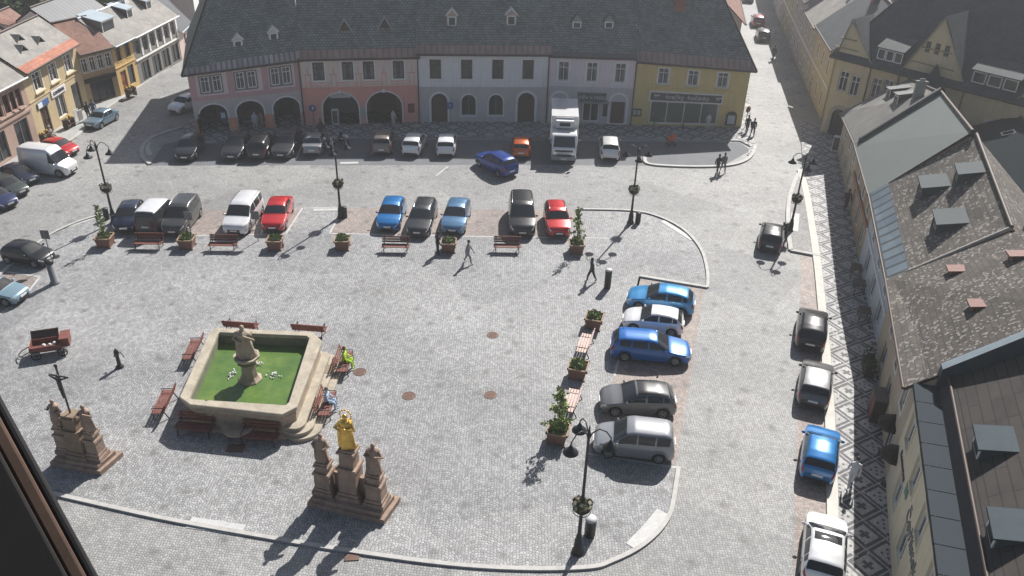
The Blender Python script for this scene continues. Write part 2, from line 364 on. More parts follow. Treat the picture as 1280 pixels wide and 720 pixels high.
# left street pavement
lk = [G(*p) for p in [(-70, 290), (0, 232), (55, 195), (95, 172), (128, 140), (180, 105), (240, 65), (300, 22), (340, -20)]]
lp = lk + [G(*p) for p in [(300, -20), (262, 30), (225, 70), (170, 100), (110, 128), (40, 170), (-90, 240)]]
slab('left_pavement', lp, -0.05, 0.12, surf('grey_paving', (0.33, 0.33, 0.32), 0.8, 0, 0.2, 1.5), 0)
kb = MB(); band(kb, [tuple(p) for p in lk], 0.3, 0, 0.127); struct('kerb', kb, M['kerb'])
# little pale patches and drain covers on the road
for k, (x, y, r) in enumerate([(616, 419, .34), (511, 495, .36), (613, 494, .34), (450, 465, .36)]):
    p = G(x, y); mb = MB(); mb.lathe([(r, 0.0), (r, 0.022), (r * 0.86, 0.024), (r * 0.84, 0.016), (0.01, 0.018)], 24, (0, 0, 0), 0, False)
    for a in range(4): mb.box((0, -r * .5 + a * r * .33, 0.02), (r * 1.1, 0.03, 0.012))
    o = mb.build('manhole_cover', M['rust']); o.location = (p.x, p.y, 0)
    tag(o, ['brown round manhole cover, farthest back of the three in mid square', 'brown round manhole cover nearest the golden statue in mid square', 'brown round manhole cover closest to the planters at the right', 'brown round manhole cover beside the bench with the hi-vis sitter'][k], 'manhole cover', 'manhole covers in the square')
p = G(440, 697); mb = MB(); mb.box((0, 0, 0.02), (.6, .35, .04), 0.1); o = mb.build('drain_cover', M['rust']); o.location = (p.x, p.y, 0); tag(o, 'small reddish square drain cover on the kerb below the golden statue', 'drain cover')
p = G(369, 548); 

# air: even haze round everything
mb = MB(); mb.box((0, 190, 20), (620, 520, 44)); hz = tag(mb.build('haze', bpy.data.materials.new('haze_air')), kind='stuff')
hm = hz.data.materials[0]; hm.use_nodes = True; ht = hm.node_tree; ht.nodes.clear(); ho = ht.nodes.new('ShaderNodeOutputMaterial'); hv = ht.nodes.new('ShaderNodeVolumePrincipled')
hv.inputs['Color'].default_value = (.93, .95, .97, 1); hv.inputs['Density'].default_value = HAZE; hv.inputs['Anisotropy'].default_value = 0.35; ht.links.new(hv.outputs[0], ho.inputs['Volume'])
# ------------------------------------------------------------------ buildings
def V2(p): return Vector((p[0], p[1]))
def plane_hit(A, ang, px, py):
    """pixel -> (distance along the facade, height) on the vertical plane through A"""
    d = _fw + _r2 * ((px - 640) / CF) - _u2 * ((py - 360) / CF)
    n = Vector((-math.sin(ang), math.cos(ang), 0)); t = (Vector((A[0], A[1], 0)) - CAM).dot(n) / d.dot(n); q = CAM + d * t
    return (q.x - A[0]) * math.cos(ang) + (q.y - A[1]) * math.sin(ang), q.z
def hole_loop(o):
    u0, u1, z0, z1 = o['u'] - o['w'] / 2, o['u'] + o['w'] / 2, o['z0'], o['z1']
    if o.get('arch'):
        r = o['w'] / 2; rise = min(r, o.get('rise', r)); zc = z1 - rise; pts = [(u0, z0), (u1, z0)]
        for i in range(0, 13):
            a = PI * i / 12; pts.append((o['u'] + r * math.cos(a), zc + rise * math.sin(a)))
        return pts
    return [(u0, z0), (u1, z0), (u1, z1), (u0, z1)]
def wall_panel(mb, W0, W1, z0, z1, holes, mi=0, depth=0.16, outline=None, y=0.0):
    bm = bmesh.new(); es = []
    def loop(pts):
        vs = [bm.verts.new((p[0], y, p[1])) for p in pts]
        for i in range(len(vs)): es.append(bm.edges.new((vs[i], vs[(i + 1) % len(vs)])))
    loop(outline or [(W0, z0), (W1, z0), (W1, z1), (W0, z1)])
    for h in holes: loop(hole_loop(h))
    bmesh.ops.triangle_fill(bm, use_beauty=True, use_dissolve=False, edges=es, normal=(0, -1, 0))
    bm.verts.index_update()
    vs = [v.co[:] for v in bm.verts]; fs = []
    for f in bm.faces:
        idx = [v.index for v in f.verts]
        if f.normal.y > 0: idx.reverse()
        fs.append(tuple(idx))
    bm.free(); mb.mesh(vs, fs, mi)
    for h in holes:
        pts = hole_loop(h); d = h.get('deep', depth); n = len(pts)
        for i in range(n):
            a, b = pts[i], pts[(i + 1) % n]
            mb.face([(a[0], y, a[1]), (a[0], y + d, a[1]), (b[0], y + d, b[1]), (b[0], y, b[1])], mi)
def loop_inset(pts, k, c):
    return [(c[0] + (p[0] - c[0]) * k[0], c[1] + (p[1] - c[1]) * k[1]) for p in pts]
def ring(mb, pts, d0, d1, ya, yb, mi=0):
    """frame following an outline: outer = outline grown by d0, inner grown by d1, from depth ya to yb"""
    us = [p[0] for p in pts]; zs = [p[1] for p in pts]; c = ((min(us) + max(us)) / 2, (min(zs) + max(zs)) / 2); hw = (max(us) - min(us)) / 2; hz = (max(zs) - min(zs)) / 2
    o = loop_inset(pts, ((hw + d0) / hw, (hz + d0) / hz), c); i = loop_inset(pts, ((hw + d1) / hw, (hz + d1) / hz), c); n = len(pts)
    for k in range(n):
        q = (k + 1) % n
        mb.face([(o[k][0], ya, o[k][1]), (o[q][0], ya, o[q][1]), (i[q][0], ya, i[q][1]), (i[k][0], ya, i[k][1])], mi)
        mb.face([(o[k][0], yb, o[k][1]), (o[q][0], yb, o[q][1]), (o[q][0], ya, o[q][1]), (o[k][0], ya, o[k][1])], mi)
        mb.face([(i[k][0], ya, i[k][1]), (i[q][0], ya, i[q][1]), (i[q][0], yb, i[q][1]), (i[k][0], yb, i[k][1])], mi)
CURT = surf('curtain', (0.16, 0.16, 0.16), 0.8, 0, 0.5, 2.0)
def window(root, o):
    pts = hole_loop(o); kind = o.get('kind', 'win'); fm = o.get('fm', M['white']); nm = {'win': 'window', 'door': 'door', 'shop': 'shop_window'}[kind]
    mb = MB(); fw = o.get('fw', 0.07); ring(mb, pts, -0.003, -fw, 0.09, 0.16)
    u, w, z0, z1 = o['u'], o['w'], o['z0'], o['z1']; hz = z1 - z0
    if kind == 'win':
        mb.box((u, 0.125, (z0 + z1) / 2), (0.06, 0.06, hz - 2 * fw - .004))
        if not o.get('arch'): mb.box((u, 0.126, z0 + hz * 0.7), (w - 2 * fw - .004, 0.052, 0.055))
    elif kind == 'shop':
        for k in range(1, o.get('n', 2)): mb.box((u - w / 2 + w * k / o.get('n', 2), 0.125, (z0 + z1) / 2), (0.08, 0.06, hz - 2 * fw))
    else:
        mb.box((u, 0.13, (z0 + z1) / 2), (0.07, 0.07, hz - 2 * fw))
        for s in (-1, 1): 
            for a, b in ((0.12, 0.4), (0.48, 0.85)): mb.box((u + s * w * .23, 0.118, z0 + hz * (a + b) / 2), (w * .3, 0.03, hz * (b - a) * .85))
    f = mb.build(nm, fm, root)
    mb = MB(); ip = [(p[0], 0.145, p[1]) for p in pts]; mb.face(ip); mb.build('pane' if kind != 'door' else 'door_panel', o.get('pane', M['glass'] if kind != 'door' else fm), f)
    if o.get('curtain') and kind == 'win':
        mb = MB()
        for s in (-1, 1): mb.box((u + s * w * .3, 0.136, z0 + hz * .45), (w * .24, 0.012, hz * .8))
        mb.build('curtain', CURT, f)
    if o.get('sur'):
        mb = MB(); ring(mb, pts, o.get('sw', 0.16), 0.002, -0.035, 0.02); mb.build('surround', o['sur'], f)
    if o.get('sill'):
        mb = MB(); mb.box((u, -0.06, z0 - 0.05 - (o.get('sw', .16) if o.get('sur') else 0)), (w + 0.34, 0.2, 0.08)); mb.build('sill', o['sill'], f)
    return f
def roof_part(root, W, h, s, pitch, m, ov=0.45, hipL=None, hipR=None, oL=0.0, oR=0.0, strip=None, stripw=0.9, back=True, soff=None, name='roof', thick=0.14):
    tp = math.tan(pitch); h = h + .16; ze = h - ov * tp; hr = h + s * tp; th = thick
    kL = hipL if hipL is not None else -oL; kR = W - hipR if hipR is not None else W + oR
    eL = -oL if hipL is None else -ov; eR = W + oR if hipR is None else W + ov
    a, b, c, d = (eL, -ov, ze), (eR, -ov, ze), (kR, s, hr), (kL, s, hr)
    e, f = (eL, 2 * s + ov, ze), (eR, 2 * s + ov, ze)
    ln = (s + ov) / math.cos(pitch)
    mb = MB(); polys = [([a, b, c, d], [(a[0], 0), (b[0], 0), (c[0], ln), (d[0], ln)])]
    polys.append(([f, e, d, c], [(f[0], 0), (e[0], 0), (d[0], ln), (c[0], ln)]))
    D = 2 * s + 2 * ov
    if hipL is not None: polys.append(([e, a, d], [(0, 0), (D, 0), (D / 2, math.hypot(kL - eL, hr - ze))]))
    if hipR is not None: polys.append(([b, f, c], [(0, 0), (D, 0), (D / 2, math.hypot(eR - kR, hr - ze))]))
    polys = [q for p, uv in polys for q in ([(p, uv)] if len(p) == 3 else [(p[:3], uv[:3]), ([p[0], p[2], p[3]], [uv[0], uv[2], uv[3]])])]
    for p, uv in polys: mb.face(p, 0, uv)
    lo = lambda p: (p[0], p[1], p[2] - th)
    for p, uv in polys: mb.face([lo(q) for q in reversed(p)], 1)
    for q, r in ([(a, b)] + ([(b, f)] if hipR is not None else [(b, c), (c, f)]) + [(f, e)] + ([(e, a)] if hipL is not None else [(e, d), (d, a)])):
        mb.face([lo(q), lo(r), r, q], 1)
    rf = mb.build(name, [m, soff or M['darkwood']], root)
    if strip:
        nz = Vector((0, -math.sin(pitch), math.cos(pitch))) * 0.035
        sl = Vector((0, math.cos(pitch), math.sin(pitch)))
        mb = MB(); L = min(stripw, ln * .8); kk = L / ln
        def q(p0, p1, t): return Vector(p0).lerp(Vector(p1), t)
        p = [Vector(a) + nz, Vector(b) + nz, q(b, c, kk) + nz, q(a, d, kk) + nz]
        mb.face(p, 0, [(p[0].x, 0), (p[1].x, 0), (p[2].x, L), (p[3].x, L)]); mb.face([p[3], p[2], q(b, c, kk) - nz, q(a, d, kk) - nz], 0); mb.face([a, b, p[1], p[0]], 0)
        mb.build('eaves_strip', strip, rf)
    mb = MB(); mb.path([(eL, -ov - .07, ze - .02), (eR, -ov - .07, ze - .02)], 0.075, 6); mb.build('gutter', soff or M['darkwood'], rf)
    mb = MB(); mb.path([(kL, s, hr + .03), (kR, s, hr + .03)], 0.12, 6)
    if hipR is not None: mb.path([(kR, s, hr + .02), (eR, -ov, ze + .03)], 0.09, 6)
    if hipL is not None: mb.path([(kL, s, hr + .02), (eL, -ov, ze + .03)], 0.09, 6)
    mb.build('ridge_cap', soff or M['darkwood'], rf)
    return rf, tp, hr
def dormer(root, x, y, h, tp, w=1.0, hw=0.9, rise=0.55, kind='gable', wall=None, roofm=None, pane=True, fm=None, cap=None, cheek=0.25):
    """sits on the front slope: y = distance in from the facade of its front"""
    zb = h + y * tp - 0.25; wall = wall or M['white']; zt = h + y * tp + hw
    mb = MB(); x0, x1 = x - w / 2, x + w / 2
    if kind in ('gable', 'tri'):
        if kind == 'tri': zt = h + y * tp + 0.02
        ap = zt + rise; ye = (zt - h) / tp + 0.2; ya = (ap - h) / tp + 0.25
        mb.face([(x0, y, zb), (x1, y, zb), (x1, y, zt), (x, y, ap), (x0, y, zt)])
        mb.face([(x0, ye + .3, zb), (x0, y, zb), (x0, y, zt), (x0, ye, zt)]); mb.face([(x1, y, zb), (x1, ye + .3, zb), (x1, ye, zt), (x1, y, zt)])
        dm = mb.build('dormer', wall, root)
        mb = MB(); o = 0.1; dz = rise / (w / 2) * o; yf = y - 0.14
        for s, xe in ((-1, x0 - o), (1, x1 + o)):
            p = [(xe, yf, zt - dz), (x, yf, ap), (x, ya, ap), (xe, ye, zt - dz)]
            t = [(a, b, c + .07) for a, b, c in p]
            if s > 0: t = t[::-1]; p = p[::-1]
            mb.face(t[::-1] if False else t, 0, [(0, 0), (0.5, 0), (0.5, 1), (0, 1)]); mb.face(p[::-1])
            for i in range(4): mb.face([p[i], p[(i + 1) % 4], t[(i + 1) % 4], t[i]])
        mb.build('dormer_roof', roofm, dm)
    else:
        tq = tp * 0.28; ye = (zt - h + 0.0 - y * tq) / (tp - tq) + 0.05; ze = zt + (ye - y) * tq
        mb.face([(x0, y, zb), (x1, y, zb), (x1, y, zt), (x0, y, zt)])
        mb.face([(x0, ye, zb), (x0, y, zb), (x0, y, zt), (x0, ye, ze)]); mb.face([(x1, y, zb), (x1, ye, zb), (x1, ye, ze), (x1, y, zt)])
        dm = mb.build('dormer', wall, root)
        mb = MB(); o = 0.12
        p = [(x0 - o, y - .18, zt - .18 * tq), (x1 + o, y - .18, zt - .18 * tq), (x1 + o, ye, ze), (x0 - o, ye, ze)]; t = [(a, b, c + .08) for a, b, c in p]
        mb.face(t, 0, [(0, 0), (w, 0), (w, 2), (0, 2)]); mb.face(p[::-1])
        for i in range(4): mb.face([p[i], p[(i + 1) % 4], t[(i + 1) % 4], t[i]])
        mb.build('dormer_roof', roofm, dm)
    if pane:
        mb = MB(); ww = w - 0.3; hh = (hw - .25) if kind != 'tri' else 0; zc = h + y * tp + 0.1
        if hh > 0:
            ring(mb, [(x - ww / 2, zc), (x + ww / 2, zc), (x + ww / 2, zc + hh), (x - ww / 2, zc + hh)], 0.06, -0.03, y - .05, y - .004)
            f = mb.build('window', fm or M['white'], dm); mb = MB(); mb.face([(x - ww / 2, y - .02, zc), (x + ww / 2, y - .02, zc), (x + ww / 2, y - .02, zc + hh), (x - ww / 2, y - .02, zc + hh)]); mb.build('pane', M['glass'], f)
    return dm
def slope_hit(root, h, tp, px, py):
    """pixel -> (x, y) on the front roof slope of a house"""
    mt = Matrix.Translation(root.location) @ Matrix.Rotation(root.rotation_euler.z, 4, 'Z'); iv = mt.inverted()
    o = iv @ CAM; q = iv @ (CAM + _fw + _r2 * ((px - 640) / CF) - _u2 * ((py - 360) / CF)); d = q - o
    t = (h + .16 + o.y * tp - o.z) / (d.z - d.y * tp); p = o + d * t; return p.x, p.y
def chimney(root, x, y, z0, z1, w=0.7, d=0.6, m=None):
    mb = MB(); mb.box((x, y, (z0 + z1) / 2), (w, d, z1 - z0)); mb.box((x, y, z1 + .06), (w + .16, d + .16, .12)); mb.box((x, y, z1 + .2), (w * .5, d * .5, .16))
    return mb.build('chimney', m or surf('chimney_brick', (0.27, 0.10, 0.075), 0.85, 0, 0.3, 4.0), root)
def house(name, label, cat, A, B, h, bands, mats, group=None, depth=None, s=6.0, trims=(), sidemat=None, pitch=R(45), gableL=True, gableR=True):
    A = V2(A); B = V2(B); W = (B - A).length; ang = math.atan2(B.y - A.y, B.x - A.x)
    root = thing(name, label, cat, (A.x, A.y, 0), ang, group)
    dep = 2 * s
    for k, (z0, z1, m, ops) in enumerate(bands):
        mb = MB(); wall_panel(mb, 0, W, z0, z1, ops)
        mb.face([(0, dep, z0), (0, 0, z0), (0, 0, z1), (0, dep, z1)], 0); mb.face([(W, 0, z0), (W, dep, z0), (W, dep, z1), (W, 0, z1)], 0); mb.face([(W, dep, z0), (0, dep, z0), (0, dep, z1), (W, dep, z1)], 0)
        if k == len(bands) - 1:
            hr = h + s * math.tan(pitch) - 0.15
            if gableL: mb.face([(0, dep, z1), (0, 0, z1), (0, s, hr)], 0)
            if gableR: mb.face([(W, 0, z1), (W, dep, z1), (W, s, hr)], 0)
        mb.build('wall', m, root)
        for o in ops:
            if o.get('kind') == 'void': continue
            window(root, o)
    bym = {}
    for x0, x1, z0, z1, pr, m in trims:
        if x1 - x0 > .8 * W or (z1 - z0 > 1.2 and x1 - x0 > .15):
            q = MB(); q.box(((x0 + x1) / 2, -pr / 2 + .01, (z0 + z1) / 2), (x1 - x0, pr + .02, z1 - z0)); q.build('cornice' if x1 - x0 > .8 * W else 'pilaster', m, root); continue
        mbb = bym.setdefault(m.name, (MB(), m))[0]; mbb.box(((x0 + x1) / 2, -pr / 2 + .01, (z0 + z1) / 2), (x1 - x0, pr + .02, z1 - z0))
    for q, m in bym.values(): q.build('ornament', m, root)
    return root, W
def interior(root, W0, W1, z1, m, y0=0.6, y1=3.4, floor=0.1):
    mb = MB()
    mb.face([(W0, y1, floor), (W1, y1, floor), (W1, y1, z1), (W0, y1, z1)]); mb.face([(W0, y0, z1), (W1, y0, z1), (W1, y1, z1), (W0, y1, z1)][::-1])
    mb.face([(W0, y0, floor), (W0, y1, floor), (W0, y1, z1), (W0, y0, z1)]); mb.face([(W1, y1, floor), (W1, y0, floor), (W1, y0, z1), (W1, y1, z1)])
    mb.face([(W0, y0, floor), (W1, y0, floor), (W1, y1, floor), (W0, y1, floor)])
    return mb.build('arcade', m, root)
def shear(root, W, k0, k1):
    def rec(o):
        for c in [x for x in bpy.data.objects if x.parent == o]:
            if c.type == 'MESH':
                for v in c.data.vertices: v.co.z *= k0 + (k1 - k0) * max(-.05, min(1.05, v.co.x / W))
            rec(c)
    rec(root)
def drainpipe(root, x, h, m=None):
    mb = MB(); mb.path([(x, -.45, h - .25), (x, -.1, h - .55), (x, -.1, 0.1)], 0.06, 6); return mb.build('drainpipe', m or surf('copper_pipe', (0.16, 0.09, 0.07), 0.6, .3), root)
SLATE = tiles('front_slate', (0.16, 0.175, 0.16), (0.27, 0.285, 0.265), 0.32, 0.24, (0.05, 0.06, 0.058), ms=.08)
RUSTY = tiles('rust_strip', (0.32, 0.225, 0.20), (0.36, 0.26, 0.23), 0.55, 3.0, (0.25, 0.17, 0.15))
CORR = tiles('pale_corrugated', (0.32, 0.29, 0.29), (0.46, 0.43, 0.43), 0.45, 3.0, (0.18, 0.16, 0.16))
REDTILE = tiles('red_tile', (0.36, 0.13, 0.08), (0.46, 0.19, 0.12), 0.25, 0.3, (0.15, 0.06, 0.04))
STONEW = M['white']
bx = lambda *p: G(*p)[:2]
pinkP = surf('dusty_pink_plaster', (0.58, 0.36, 0.35), 0.85, 0, 0.1, 0.8, 0, True); pinkL = surf('pale_pink_plaster', (0.76, 0.62, 0.60), 0.85, 0, 0.08, 0.8, 0, True)
greige = surf('greige_plaster', (0.58, 0.52, 0.49), 0.85, 0, 0.1, 0.7, 0, True); oranP = surf('orange_pink_plaster', (0.78, 0.32, 0.18), 0.85, 0, 0.12, 1.0, 0, True)
salmon = surf('salmon_plaster', (0.80, 0.37, 0.30), 0.85, 0, 0.1, 0.8, 0, True); creamP = surf('cream_plaster', (0.80, 0.66, 0.58), 0.85, 0, 0.08, 0.8, 0, True)
paleP = surf('pale_grey_plaster', (0.82, 0.80, 0.78), 0.85, 0, 0.08, 0.8, 0, True); lilac = surf('lilac_plaster', (0.78, 0.67, 0.70), 0.85, 0, 0.08, 0.8, 0, True)
lilacG = surf('lilac_grey_plaster', (0.58, 0.54, 0.54), 0.85, 0, 0.1, 0.8, 0, True); must = surf('mustard_plaster', (0.66, 0.51, 0.22), 0.85, 0, 0.1, 0.8, 0, True)
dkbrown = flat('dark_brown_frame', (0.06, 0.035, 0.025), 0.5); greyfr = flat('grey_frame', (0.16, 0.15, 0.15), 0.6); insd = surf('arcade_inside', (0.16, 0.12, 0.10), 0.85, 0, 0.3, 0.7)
offw = flat('off_white_trim', (0.82, 0.79, 0.75), 0.7)
GR = 'houses in the row behind the square'
F = [bx(247, 168), bx(383, 158), bx(523, 153.5), bx(683, 153.5), bx(787, 157), bx(926, 160)]
PIT = R(53); S = 7.5
# house 1 : pink with three arches
W = (V2(F[1]) - V2(F[0])).length
ops = [dict(u=W * q, w=2.35, z0=0.1, z1=2.95, arch=True, kind='void', deep=0.6, rise=1.0) for q in (.17, .50, .835)]
up = []
for q in (.19, .5, .815):
    for d in (-.5, .5): up.append(dict(u=W * q + d, w=.78, z0=4.15, z1=5.75, sur=greyfr, sw=.1, curtain=True, fw=.1))
tr = [(0, W, 3.45, 3.85, .05, pinkP), (0, W, 6.25, 6.6, .08, pinkP)] + [(x, x + .55, 3.85, 6.25, .05, pinkP) for x in (0.0, W * .335, W * .645, W - .56)]
tr += [(x0, x1, 0.1, 1.45, .03, oranP) for x0, x1 in ((0, W * .17 - 1.2), (W * .17 + 1.2, W * .5 - 1.2), (W * .5 + 1.2, W * .835 - 1.2), (W * .835 + 1.2, W))]
h1, W = house('arcade_house', 'dusty pink corner house with three open arches and white double windows', 'house', F[0], F[1], 6.7, [(0, 3.5, greige, ops), (3.5, 6.7, pinkL, up)], None, GR, s=S, trims=tr, pitch=PIT, gableL=False)
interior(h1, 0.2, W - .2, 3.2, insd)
for q in (.17, .5, .835): mb = MB(); ring(mb, hole_loop(dict(u=W * q, w=2.35, z0=0.1, z1=2.95, arch=True, rise=1.0)), .14, .003, -.03, .02); mb.build('arch_trim', offw, h1)
rf, tp, hr = roof_part(h1, W, 6.7, S, PIT, SLATE, hipL=5.0, strip=CORR, oR=.3)
TINR = surf('bright_tin', (.85, .85, .83), .3, .3)
SLM = surf('dormer_cheek', (0.62, 0.58, 0.54), 0.7)
for p_ in ((297, 51), (342, 46)): dormer(h1, *slope_hit(h1, 6.7, tp, *p_), 6.7, tp, 0.85, 0.8, .45, 'gable', SLM, TINR)
shear(h1, W, .88, 1.0); drainpipe(h1, W - .12, 6.7)
mb = MB(); mb.box((W * .17 + .75, 0.9, 1.3), (.62, .05, .8)); mb.box((W * .17 + .75, 0.9, .5), (.06, .06, .8)); o = mb.build('arcade_sign', flat('sign_blue', (0.05, 0.12, 0.3), .5), h1); 
mb = MB(); mb.box((W * .17 + .75, 0.865, 1.3), (.36, .02, .5)); mb.build('sign_panel', M['white'], o)
for u_ in (.1, .5, .835):
    mb = MB(); mb.box((W * u_, 3.36, 1.3), (1.5, .06, 2.3)); d_ = mb.build('shop_door', flat('arcade_shop_brown', (0.09, 0.04, 0.03), .6), h1)
    mb = MB(); mb.box((W * u_, 3.32, 1.5), (.9, .03, 1.4)); mb.build('pane', M['glass'], d_)
# house 2 : salmon with two wide arches
W = (V2(F[2]) - V2(F[1])).length
ops = [dict(u=W * q, w=3.25, z0=0.1, z1=3.1, arch=True, kind='void', deep=0.6, rise=1.45) for q in (.315, .70)] + [dict(u=W * .94, w=.62, z0=1.0, z1=1.9, fm=flat('red_shutter', (0.25, 0.06, 0.05), .6), pane=flat('red_shutter', (0.25, 0.06, 0.05), .6))]
up = [dict(u=W * q, w=1.0, z0=4.3, z1=5.95, sur=offw, sw=.12, fm=dkbrown, curtain=True) for q in (.15, .40, .58, .84)]
tr = [(0, W, 3.5, 3.66, .08, salmon), (0, W, 6.1, 6.18, .04, salmon), (0, W, 6.5, 6.62, .06, salmon)]
for q0, q1 in ((.03, .24), (.30, .48), (.52, .70), (.77, .95)):
    for z0, z1 in ((3.8, 4.1), (6.22, 6.46)): tr += [(W * q0, W * q1, z0, z0 + .06, .03, salmon), (W * q0, W * q1, z1 - .06, z1, .03, salmon), (W * q0, W * q0 + .06, z0 + .061, z1 - .061, .03, salmon), (W * q1 - .06, W * q1, z0 + .061, z1 - .061, .03, salmon)]
for q in (.055, .275, .49, .71, .955):
    x = W * q; tr += [(x - .24, x - .18, 3.68, 4.8, .04, salmon), (x + .18, x + .24, 3.68, 4.8, .04, salmon), (x - .3, x + .3, 4.801, 4.87, .05, salmon), (x - .035, x + .035, 4.871, 5.45, .04, salmon)]
h2, W = house('arcade_house', 'salmon house with two wide arches and cream upper storey with painted ornament', 'house', F[1], F[2], 6.75, [(0, 3.5, salmon, ops), (3.5, 6.75, creamP, up)], None, GR, s=S, trims=tr, pitch=PIT)
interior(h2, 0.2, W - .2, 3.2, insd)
for q in (.315, .70): mb = MB(); ring(mb, hole_loop(dict(u=W * q, w=3.25, z0=0.1, z1=3.1, arch=True, rise=1.45)), .12, .003, -.03, .02); mb.box((W * q, -.05, 3.2), (.22, .12, .3)); mb.build('arch_trim', offw, h2)
rf, tp, hr = roof_part(h2, W, 6.75, S, PIT, SLATE, strip=RUSTY, oR=.3)
for p_ in ((431, 38), (481, 35)): dormer(h2, *slope_hit(h2, 6.75, tp, *p_), 6.75, tp, 1.3, .05, 1.05, 'tri', M['darkwood'], surf('dormer_tin', (0.5, 0.45, 0.42), .5))
mb = MB(); mb.box((W * .315, 0.9, 2.55), (1.9, .12, .4)); mb.build('awning_sign', M['white'], h2)
mb = MB(); mb.box((W * .315, 3.3, 1.3), (2.4, .06, 2.3)); d_ = mb.build('shop_door', flat('arcade_shop_grey', (0.12, 0.13, 0.12), .6), h2)
mb = MB(); mb.box((W * .70, 3.3, 1.3), (2.4, .06, 2.3)); d_ = mb.build('shop_door', flat('arcade_shop_brown', (0.09, 0.04, 0.03), .6), h2)
mb = MB(); mb.box((W * .507, -.03, 1.2), (.5, .05, .95)); mb.build('notice_board', flat('paper_board', (0.45, 0.42, 0.38), .7), h2)
# house 3 : white over grey
W = (V2(F[3]) - V2(F[2])).length
ops = [dict(u=W * .165, w=1.5, z0=0.1, z1=2.85, arch=True, kind='door', fm=dkbrown, sur=offw, sw=.2), dict(u=W * .39, w=1.35, z0=.75, z1=2.75, arch=True, fm=greyfr, sur=offw, sw=.12), dict(u=W * .60, w=1.35, z0=.75, z1=2.75, arch=True, fm=greyfr, sur=offw, sw=.12), dict(u=W * .835, w=1.6, z0=0.1, z1=2.95, arch=True, kind='door', fm=dkbrown, sur=offw, sw=.22)]
up = [dict(u=W * q, w=1.05, z0=4.25, z1=6.05, sur=offw, sw=.14, fm=dkbrown) for q in (.14, .375, .61, .84)]
tr = [(0, W, 3.5, 3.62, .07, paleP), (0, W, 6.6, 6.95, .1, paleP)] + [(W * q - .25, W * q + .25, 3.63, 6.59, .03, paleP) for q in (.02, .257, .493, .727, .97)]
h3, W = house('town_house', 'white town house over grey ground floor with arched doors, behind the truck', 'house', F[2], F[3], 7.05, [(0, 3.5, greige, ops), (3.5, 7.05, paleP, up)], None, GR, s=S, trims=tr, pitch=PIT)
rf, tp, hr = roof_part(h3, W, 7.05, S, PIT, SLATE, strip=RUSTY, oR=.2)
DRM = surf('dormer_pink', (0.42, 0.30, 0.26), .7)
for p_ in ((565, 31), (639, 30)): dormer(h3, *slope_hit(h3, 7.05, tp, *p_), 7.05, tp, 0.95, 1.0, .5, 'gable', DRM, TINR)
drainpipe(h3, W - .05, 7.0); drainpipe(h3, 0.1, 7.0)
# house 4 : lilac with shop
W = (V2(F[4]) - V2(F[3])).length
ops = [dict(u=W * .14, w=1.0, z0=1.3, z1=2.25, fm=greyfr), dict(u=W * .31, w=.6, z0=.1, z1=2.2, kind='shop', fm=greyfr, n=1), dict(u=W * .52, w=1.6, z0=.25, z1=2.15, kind='shop', n=2, fm=offw, fw=.12), dict(u=W * .69, w=.6, z0=.7, z1=2.15, kind='shop', n=1, fm=offw), dict(u=W * .84, w=1.3, z0=.1, z1=2.3, kind='door', fm=dkbrown)]
up = [dict(u=W * q, w=1.0, z0=4.15, z1=5.95, sur=offw, sw=.14, fm=M['white'], curtain=True) for q in (.17, .50, .83)]
tr = [(0, W, 3.45, 3.62, .09, lilacG), (0, W, 6.6, 6.8, .1, offw)] + [(W * q - .2, W * q + .2, 3.63, 6.59, .03, lilac) for q in (.02, .335, .665, .98)]
h4, W = house('shop_house', 'lilac town house with grey ground floor shop and white framed windows', 'house', F[3], F[4], 6.95, [(0, 3.45, lilacG, ops), (3.45, 6.95, lilac, up)], None, GR, s=S, trims=tr, pitch=PIT)
rf, tp, hr = roof_part(h4, W, 6.95, S, PIT, SLATE, strip=surf('dark_strip', (0.12, 0.11, 0.11), .7), stripw=.5)
for p_ in ((721, 34), (761, 34)): dormer(h4, *slope_hit(h4, 6.95, tp, *p_), 6.95, tp, 0.95, .75, .6, 'gable', surf('dormer_grey', (0.3, 0.28, 0.26), .7), SLATE)
for q in (.14, .84): mb = MB(); ring(mb, [p for p in hole_loop(dict(u=W * q, w=1.7, z0=0.12, z1=3.1, arch=True))], .1, -.08, -.04, .01); mb.build('arch_trim', offw, h4)
mb = MB(); mb.box((W * .52, -.06, 2.72), (2.7, .1, .75)); sg = mb.build('shop_sign', flat('sign_grey', (0.09, 0.09, 0.095), .5), h4)
FR = lambda x, y, z: Matrix.Translation((x, y, z)) @ Matrix.Rotation(PI / 2, 4, 'X')
text_obj('sign_lettering', 'ODĚV X MÓDA', .46, flat('letter_grey', (.62, .62, .62), .5), sg, FR(W * .52, -.125, 2.62))
mb = MB(); mb.box((W * .5, -.35, 2.28), (3.6, .7, .06)); mb.build('shop_canopy', flat('canopy_grey', (.3, .3, .3), .5), h4)
